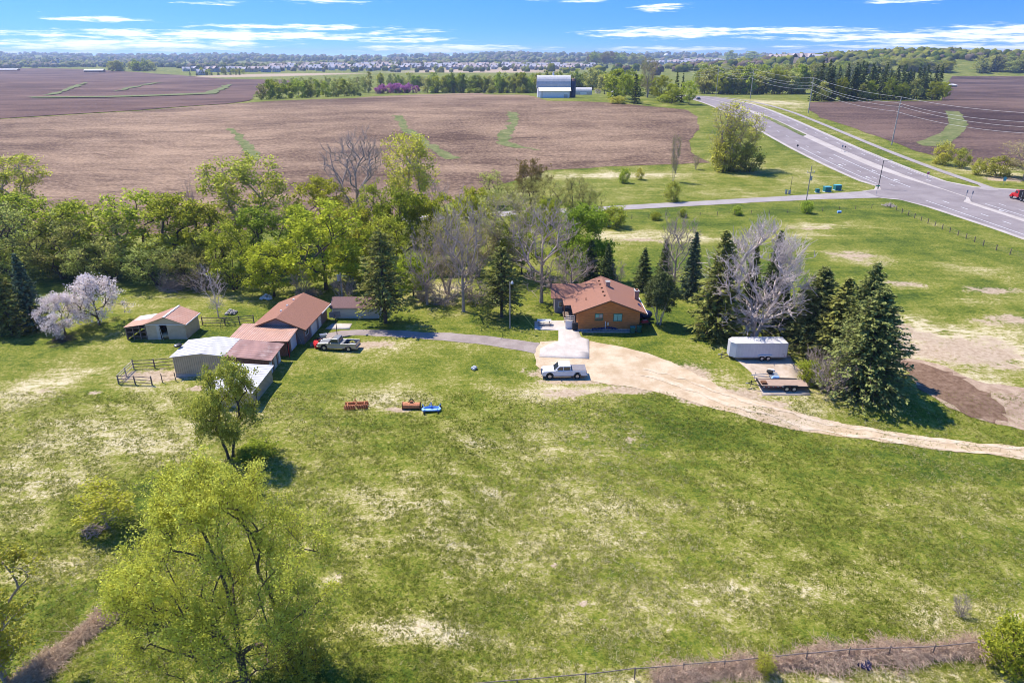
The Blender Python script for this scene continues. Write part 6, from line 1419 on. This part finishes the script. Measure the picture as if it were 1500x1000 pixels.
# ------------------------------------------------------------------ far trees, town, woods
def row(kinds, pts, n, h, w, label, group, jit=(3, 4), name=None, cat='tree', hv=.2):
    W = [P(*p) for p in pts]; L_ = [0]
    for a, b in zip(W, W[1:]): L_.append(L_[-1] + (b - a).length)
    R = random.Random(int(pts[0][0] * 3 + n))
    for i in range(n):
        q = L_[-1] * (i + .5 + R.uniform(-.3, .3)) / n; k = 0
        while k < len(L_) - 2 and L_[k + 1] < q: k += 1
        c = W[k].lerp(W[k + 1], (q - L_[k]) / (L_[k + 1] - L_[k])); x, y = c.x + R.uniform(-jit[0], jit[0]), c.y + R.uniform(-jit[1], jit[1])
        tree_at(R.choice(kinds), Vector((x, y, H(x, y) - .2)), h * R.uniform(1 - hv, 1 + hv), w * R.uniform(.8, 1.25), label, group, name, cat=cat)
ft, fo = 'far_tree', 'far_olive_tree'
row([ft, ft, fo], [(372, 147), (420, 144.5), (525, 141)], 15, 11.5, 8.5, 'round green tree in the short front row at the stubble field edge', 'front tree row behind the stubble field', (2, 3), 'green_tree')
row([fo], [(400, 133), (540, 131)], 24, 13, 6.5, 'slim olive tree in the thin row behind the front row', 'thin olive tree row', (3, 8), 'slim_tree')
row([fo], [(530, 136), (545, 136)], 2, 19, 6.5, 'tall slim tree between the tree row and the magenta shrubs', 'tall slim pair', (1, 1), 'slim_tree')
row([ft, fo], [(555, 128), (635, 128)], 16, 15, 8, 'olive green tree behind the magenta blossoming shrubs', 'trees behind the magenta shrubs', (3, 6), 'green_tree')
row(['magenta_tree'], [(552, 137.3), (612, 136.2)], 8, 8.0, 9, 'magenta blossoming crab apple behind the stubble field', 'magenta crab apples', (1, 1), 'crab_apple_tree')
row(['far_conifer'], [(556, 137.6), (610, 136.6)], 6, 4.6, 4.8, 'small dark evergreen below the magenta blossoms', 'evergreens below the crab apples', (2, .5), 'small_evergreen')
row([ft, ft, fo, ft], [(628, 136), (700, 135.3), (786, 136)], 34, 16.5, 9.5, 'tall dark green tree in the dense row left of the white barn', 'dense tree row beside the white barn', (3, 9), 'green_tree')
row(['far_conifer', ft], [(628, 137), (780, 137)], 22, 6, 5.5, 'low dark bush at the foot of the dense tree row', 'bushes under the dense tree row', (3, 1), 'dark_bush', 'bush')
row([fo, ft], [(785, 128), (910, 130)], 26, 17, 10, 'olive green tree in the row behind the white barn', 'tree row behind the white barn', (4, 10), 'green_tree')
row(['blossom_tree'], [(874, 138), (876, 138)], 1, 5.5, 7, 'white blossoming tree beside the machine shed', None, (0, 0))
for k, x, yb, yt, w, l in ((ft, 905, 145, 104, 34, 'broad tree with pale top beside the small white farmhouse'), ('tan_tree', 948, 143, 89, 32, 'tallest pale budding tree on the farm hill'), ('leafy_tree', 915, 149, 111, 26, 'bright green tree left of the dark pine on the farm hill'),
                        ('far_conifer', 930, 152, 108, 22, 'dark pine in front of the farmhouse trees'), ('leafy_tree', 968, 147, 113, 30, 'bright green round tree right of the tallest pale budding tree'), ('far_conifer', 989, 150, 105, 16, 'left dark pine of the twin pines by the highway crest'),
                        ('far_conifer', 998, 150, 107, 12, 'right slim dark pine of the twin pines by the highway crest'), ('leafy_tree', 984, 152, 124, 22, 'bright low tree at the foot of the twin pines'), ('leafy_tree', 1009, 153, 121, 24, 'bright tree where the highway meets the crest'),
                        (ft, 938, 141, 112, 22, 'dark tree behind the dark pine'), (fo, 958, 141, 118, 22, 'olive tree behind the bright round one'), (ft, 925, 140, 104, 26, 'dark broad tree over the taller white farm building'), ('yellow_bush', 905, 152, 142, 22, 'purplish shrub before the small white farmhouse'), ('bush', 975, 150, 140, 20, 'low bush before the twin pines'),
                        (fo, 885, 138, 108, 22, 'olive tree right of the white machine shed'), (fo, 868, 132, 100, 24, 'tall olive tree behind the white machine shed'), (ft, 895, 139, 112, 20, 'green tree between the machine shed and farmhouse')):
    tree(k, x, yb, yt, w, l, 'trees on the farm hill', 'pine_tree' if k == 'far_conifer' else 'farm_tree')
row([ft, fo, 'leafy_tree'], [(1022, 137), (1060, 138.5), (1130, 138), (1178, 137)], 34, 22, 14, 'green tree at the front of the wood beyond the highway', 'wood beyond the highway', (6, 8), 'green_tree')
row([ft, fo, 'leafy_tree', fo], [(1030, 131), (1110, 128), (1200, 126)], 48, 24, 16, 'green tree deep in the wood beyond the highway', 'wood beyond the highway', (12, 26), 'green_tree')
row(['leafy_tree', fo], [(1130, 118), (1235, 112)], 30, 22, 19, 'yellow green tree on the rise behind the highway wood', 'trees on the rise', (14, 34), 'green_tree')
row(['far_conifer'], [(1192, 148), (1240, 147.5), (1300, 146), (1372, 146)], 46, 23, 9.5, 'dark conifer in the plantation beside the dark field', 'conifer plantation', (5, 7), 'conifer_tree')
row(['far_conifer'], [(1195, 142), (1360, 140)], 36, 24, 10, 'dark conifer at the back of the plantation', 'conifer plantation', (6, 9), 'conifer_tree')
row(['leafy_tree', fo], [(1192, 148.8), (1372, 147)], 8, 13, 9, 'light green tree among the dark plantation conifers', 'light trees in the plantation', (3, 1), 'green_tree')
row(['leafy_tree'], [(1379, 146), (1384, 145)], 2, 15, 10, 'light green tree at the end of the dark plantation', 'plantation end trees', (1, 1), 'green_tree')
row([fo, ft], [(163, 104.5), (225, 104)], 12, 24, 22, 'olive tree in the far clump between red barn and town', 'far clump by the red barn', (14, 20), 'far_tree')
row(['leafy_tree'], [(300, 110), (360, 109)], 7, 13, 11, 'small yellow green tree among the first town houses', 'trees among the town houses', (12, 12), 'far_tree')
row(['far_conifer'], [(278, 111), (352, 110)], 12, 8, 7, 'tiny dark evergreen before the first town houses', 'evergreens before the town', (6, 4), 'far_evergreen')
row([fo, ft, 'red_tree'], [(862, 95.2), (945, 94.5)], 30, 42, 38, 'tree in the dark grove beyond the green field', 'grove beyond the green field', (30, 60), 'grove_tree')
for x, yb, yt, w, l in ((1069, 92, 76, 18, 'single round dark tree over the highway wood, left of two'), (1100, 92, 77, 26, 'broad dark tree over the highway wood, right of two')):
    tree('far_tree', x, yb, yt, w, l, 'lone far trees', 'far_tree')
row([fo, 'leafy_tree'], [(1238, 108), (1290, 104)], 16, 20, 22, 'yellow green tree at the near foot of the wooded hill', 'trees at the hill foot', (14, 20), 'green_tree')
row(['leafy_tree', fo], [(1320, 103.5), (1382, 106)], 18, 20, 24, 'bright tree in the row along the pale hill meadow', 'row along the hill meadow', (12, 14), 'green_tree')
row(['far_conifer', fo], [(1435, 106.5), (1500, 105)], 14, 26, 22, 'dark tree at the far edge of the dark fields', 'far edge trees', (14, 20), 'far_tree')

# the town: each house its own object
def town():
    R = random.Random(11); protos = []
    walls = [mat('town_wall_pale', (0.46, 0.42, 0.38), .8, .05), mat('town_wall_blue', (0.30, 0.34, 0.40), .8, .05), mat('town_wall_tan', (0.48, 0.40, 0.33), .8, .05), mat('town_wall_white', (0.60, 0.58, 0.56), .8, .05)]
    roofs = [mat('town_roof_grey', (0.42, 0.40, 0.42), .9, .1), mat('town_roof_brown', (0.46, 0.37, 0.33), .9, .1)]
    names = ['pale walled', 'blue grey walled', 'tan walled', 'white walled']
    for k in range(8):
        wm, rm = walls[k % 4], roofs[k // 4]; b = MB(); w, d, h = 15, 11, 6.0
        b.box(0, w, 0, d, -2, h, wm); gable_roof(b, -.7, w + .7, -.7, d + .7, h, h + 4.2, .3, rm, 'x'); b.prism([(2, h), (8, h), (5, h + 3.4)], 'y', -1.5, d / 2, wm)
        b.slab([(1.4, -2, h - .2), (5, -2, h + 3.7), (5, d / 2, h + 3.7), (1.4, d / 2, h - .2)], .3, rm); b.slab([(5, -2, h + 3.7), (8.6, -2, h - .2), (8.6, d / 2, h - .2), (5, d / 2, h + 3.7)], .3, rm); b.box(2, 8, -1.5, 0, -2, h, wm)
        for x in (2.8, 5.6, 10, 12.6):
            for z in (1.0, 3.9): b.box(x, x + 1.5, -1.56 if x < 8 else -.06, -1.5 if x < 8 else 0, z, z + 1.4, M['glass'])
        b.box(9, 14, -.08, -.0, -2, .6, M['white_paint']); protos.append(b.build('town_house'))
    first = [True] * 8
    def put(px, py, s=1.0):
        k = R.randrange(8); p = P(px, py)
        if first[k]: o = protos[k]; first[k] = False
        else: o = protos[k].copy(); C.objects.link(o)
        o.location = p; o.rotation_euler = (0, 0, R.uniform(-.7, .7)); o.scale = (s, s, s * R.uniform(.9, 1.15))
        tag(o, f"tiny {names[k % 4]} house with {'grey' if k < 4 else 'brown'} roof in the far town", 'house', 'houses of the far town')
    for i in range(34): put(395 + i * 14.2 + R.uniform(-4, 4), 103.6 + R.uniform(-.5, .5) - (1.2 if i > 12 else 0), 1.25)
    for i in range(38): put(390 + i * 12.4 + R.uniform(-5, 5), 101.2 + R.uniform(-.6, .6) - (1 if i > 12 else 0), 1.35)
    for i in range(40): put(395 + i * 12 + R.uniform(-5, 5), 99.4 + R.uniform(-.6, .5) - (.6 if i > 12 else 0), 1.5)
    for i in range(10): put(298 + i * 11 + R.uniform(-4, 4), 105.6 + R.uniform(-.8, .8), 1.25)
    for x, y in ((290, 110.5), (268, 105), (280, 104.4), (770, 101), (782, 101.5), (812, 102), (800, 102.6), (824, 103)): put(x, y, 1.2)
    for i in range(24): put(1000 + i * 8 + R.uniform(-4, 4), 92.2 + R.uniform(-.8, .8), 1.9)
    for i in range(12): put(948 + i * 5.5, 94.6 + R.uniform(-.5, .5), 1.9)
    for k in range(8):
        if first[k]: bpy.data.objects.remove(protos[k])
town()

def woods(name, boxes, label, mats_, smin, smax, seed, hill=None):
    """distant tree masses: many lumpy crowns in one object"""
    R = np.random.default_rng(seed)
    import bmesh
    bm = bmesh.new(); bmesh.ops.create_icosphere(bm, subdivisions=2, radius=1); bv = np.array([v.co for v in bm.verts]); bf = np.array([[v.index for v in f.verts] for f in bm.faces]); bm.free()
    V = []; F = []; MI = []; T = []; off = 0
    for n, fx in boxes:
        for i in range(n):
            q = fx(R)
            if q is None: continue
            x, y = q; s = R.uniform(smin, smax) * min(1.7, max(.62, y / 3200) if y > 1900 and x < 500 else 1 if y < 3000 else y / 3000); d = 1 + R.normal(0, .16, len(bv)); w = s * R.uniform(.8, 1.3); sz = R.uniform(.8, 1.2)
            v = bv * d[:, None] * np.array([w, w, s * sz]) + np.array([x, y, H(x, y) + s * .55])
            V.append(v); F.append(bf + off); off += len(bv); MI.append(np.full(len(bf), R.integers(0, len(mats_)))); T.append(np.clip(np.full(len(bv), R.uniform(.1, .9)) + R.normal(0, .25, len(bv)), 0, 1))
    me = mesh_np(name, np.concatenate(V), [np.concatenate(F)], mats_, np.concatenate(MI), np.concatenate(T))
    tag(link(name, me), label, 'woodland', kind='stuff')
lm = [leaf_mat('wood_green', (0.05, 0.085, 0.012), (0.17, 0.20, 0.03), .2, .0, .0), leaf_mat('wood_olive', (0.10, 0.105, 0.025), (0.23, 0.23, 0.06), .2, 0, 0), leaf_mat('wood_yellow', (0.14, 0.15, 0.018), (0.30, 0.30, 0.05), .2, 0, 0), leaf_mat('wood_brown', (0.13, 0.095, 0.07), (0.21, 0.165, 0.12), .2, 0, 0)]
ld = [leaf_mat('far_wood_dark', (0.06, 0.08, 0.03), (0.16, 0.18, 0.07), .1, 0, 0), leaf_mat('far_wood_brown', (0.15, 0.125, 0.09), (0.27, 0.23, 0.165), .1, 0, 0), leaf_mat('far_wood_green', (0.13, 0.145, 0.045), (0.28, 0.29, 0.11), .1, 0, 0)]
def hillpt(R):
    x, y = 980 + R.normal(0, 330), 1760 + R.normal(0, 150)
    return (x, y) if y > 1500 + 0.05 * (x - 900) else None
def hill2(R):
    x, y = R.uniform(900, 2300), R.uniform(1900, 2400); return (x, y)
woods('hill_forest', [(900, hillpt), (500, hill2)], 'mixed green wood covering the hill above the dark fields', lm, 7, 11, 4)
def plain(R):
    y = 2500 * (3.6 ** R.uniform(0, 1)); x = R.uniform(-.95, .95) * y
    v = math.sin(x / 420 + 1.3) + math.sin(y / 310 + x / 900) + math.sin(x / 160 - y / 230)
    if y < 4200 and .07 < x / y < .42: return None
    return (x, y) if v > -.35 + R.uniform(-.5, .5) else None
def edge_left(R):
    return (R.uniform(-2600, -700), R.uniform(2500, 3000))
def town_trees(R):
    x, y = R.uniform(-1000, 350), R.uniform(1950, 3000); return (x, y)
woods('far_woods', [(7500, plain), (220, edge_left), (240, town_trees)], 'hazy wooded plain and ridges behind the town', ld, 8, 13, 9)

# ------------------------------------------------------------------ grass of the near meadow
def grass():
    R = np.random.default_rng(21); n = 110000
    y = 33 + 46 * R.uniform(0, 1, n) ** 1.1; x = R.uniform(-1, 1, n) * (y * .86 + 4)
    cl = np.sin(x / 1.7 + 2 * np.sin(y / 3.1)) * np.sin(y / 1.3 + 1.5 * np.sin(x / 2.3)) + .6 * np.sin(x / .8 + y / .9)
    keep = cl + R.normal(0, .7, n) > -.2; x, y = x[keep], y[keep]; n = len(x); z = height(x, y)
    dry = np.clip(patch_value(x, y, DRY), 0, 1); bare = patch_value(x, y, BARE); k = bare < .45; x, y, z, dry = x[k], y[k], z[k], dry[k]; n = len(x)
    nb = 6; hgt = R.uniform(.06, .15, n); V = np.zeros((n, nb, 3, 3)); 
    for b in range(nb):
        a = R.uniform(0, 6.28, n); sp = R.uniform(.08, .22, n); w = R.uniform(.03, .06, n); bx = x + R.normal(0, .09, n); by = y + R.normal(0, .09, n)
        V[:, b, 0] = np.stack([bx - w * np.sin(a), by + w * np.cos(a), z - .02], -1); V[:, b, 1] = np.stack([bx + w * np.sin(a), by - w * np.cos(a), z - .02], -1)
        V[:, b, 2] = np.stack([bx + sp * np.cos(a), by + sp * np.sin(a), z + hgt * R.uniform(.6, 1.15, n)], -1)
    v = V.reshape(-1, 3); f = np.arange(len(v)).reshape(-1, 3)
    t = np.clip(R.uniform(0, 1, n) * .75 + .12 * np.sin(x / 6) + dry * .38, 0, 1)
    me = mesh_np('meadow_grass', v, [f], M['grass'], tint=np.repeat(t, nb * 3))
    tag(link('meadow_grass', me), 'tufts of meadow grass, green and straw coloured', 'grass', kind='stuff')
def grass_mat():
    t = NT('grass_tuft'); a = t.attr('tint')
    c = t.mix(t.ramp(a, 0.0, .55), (0.135, 0.172, 0.020), (0.32, 0.33, 0.065)); c = t.mix(t.ramp(a, .55, 1.0), c, (0.66, 0.58, 0.34))
    d = t.N('ShaderNodeBsdfDiffuse'); t.L(c, d.inputs[0]); tr = t.N('ShaderNodeBsdfTranslucent'); t.L(c, tr.inputs[0]); m = t.N('ShaderNodeMixShader'); m.inputs[0].default_value = .5; t.L(d.outputs[0], m.inputs[1]); t.L(tr.outputs[0], m.inputs[2]); t.L(m.outputs[0], t.out.inputs[0]); return t.m
M['grass'] = grass_mat()
grass()
# ------------------------------------------------------------------ haze
def build_haze():
    b = MB(); t = NT('air_haze')
    v = t.N('ShaderNodeVolumePrincipled'); v.inputs['Color'].default_value = (0.62, 0.76, 1.0, 1); v.inputs['Density'].default_value = 0.00009; v.inputs['Anisotropy'].default_value = 0.3
    t.L(v.outputs[0], t.out.inputs[1])
    b.box(-17500, 17500, -300, 16800, -20, 140, t.m)
    tag(b.build('haze'), kind='stuff')
build_haze()
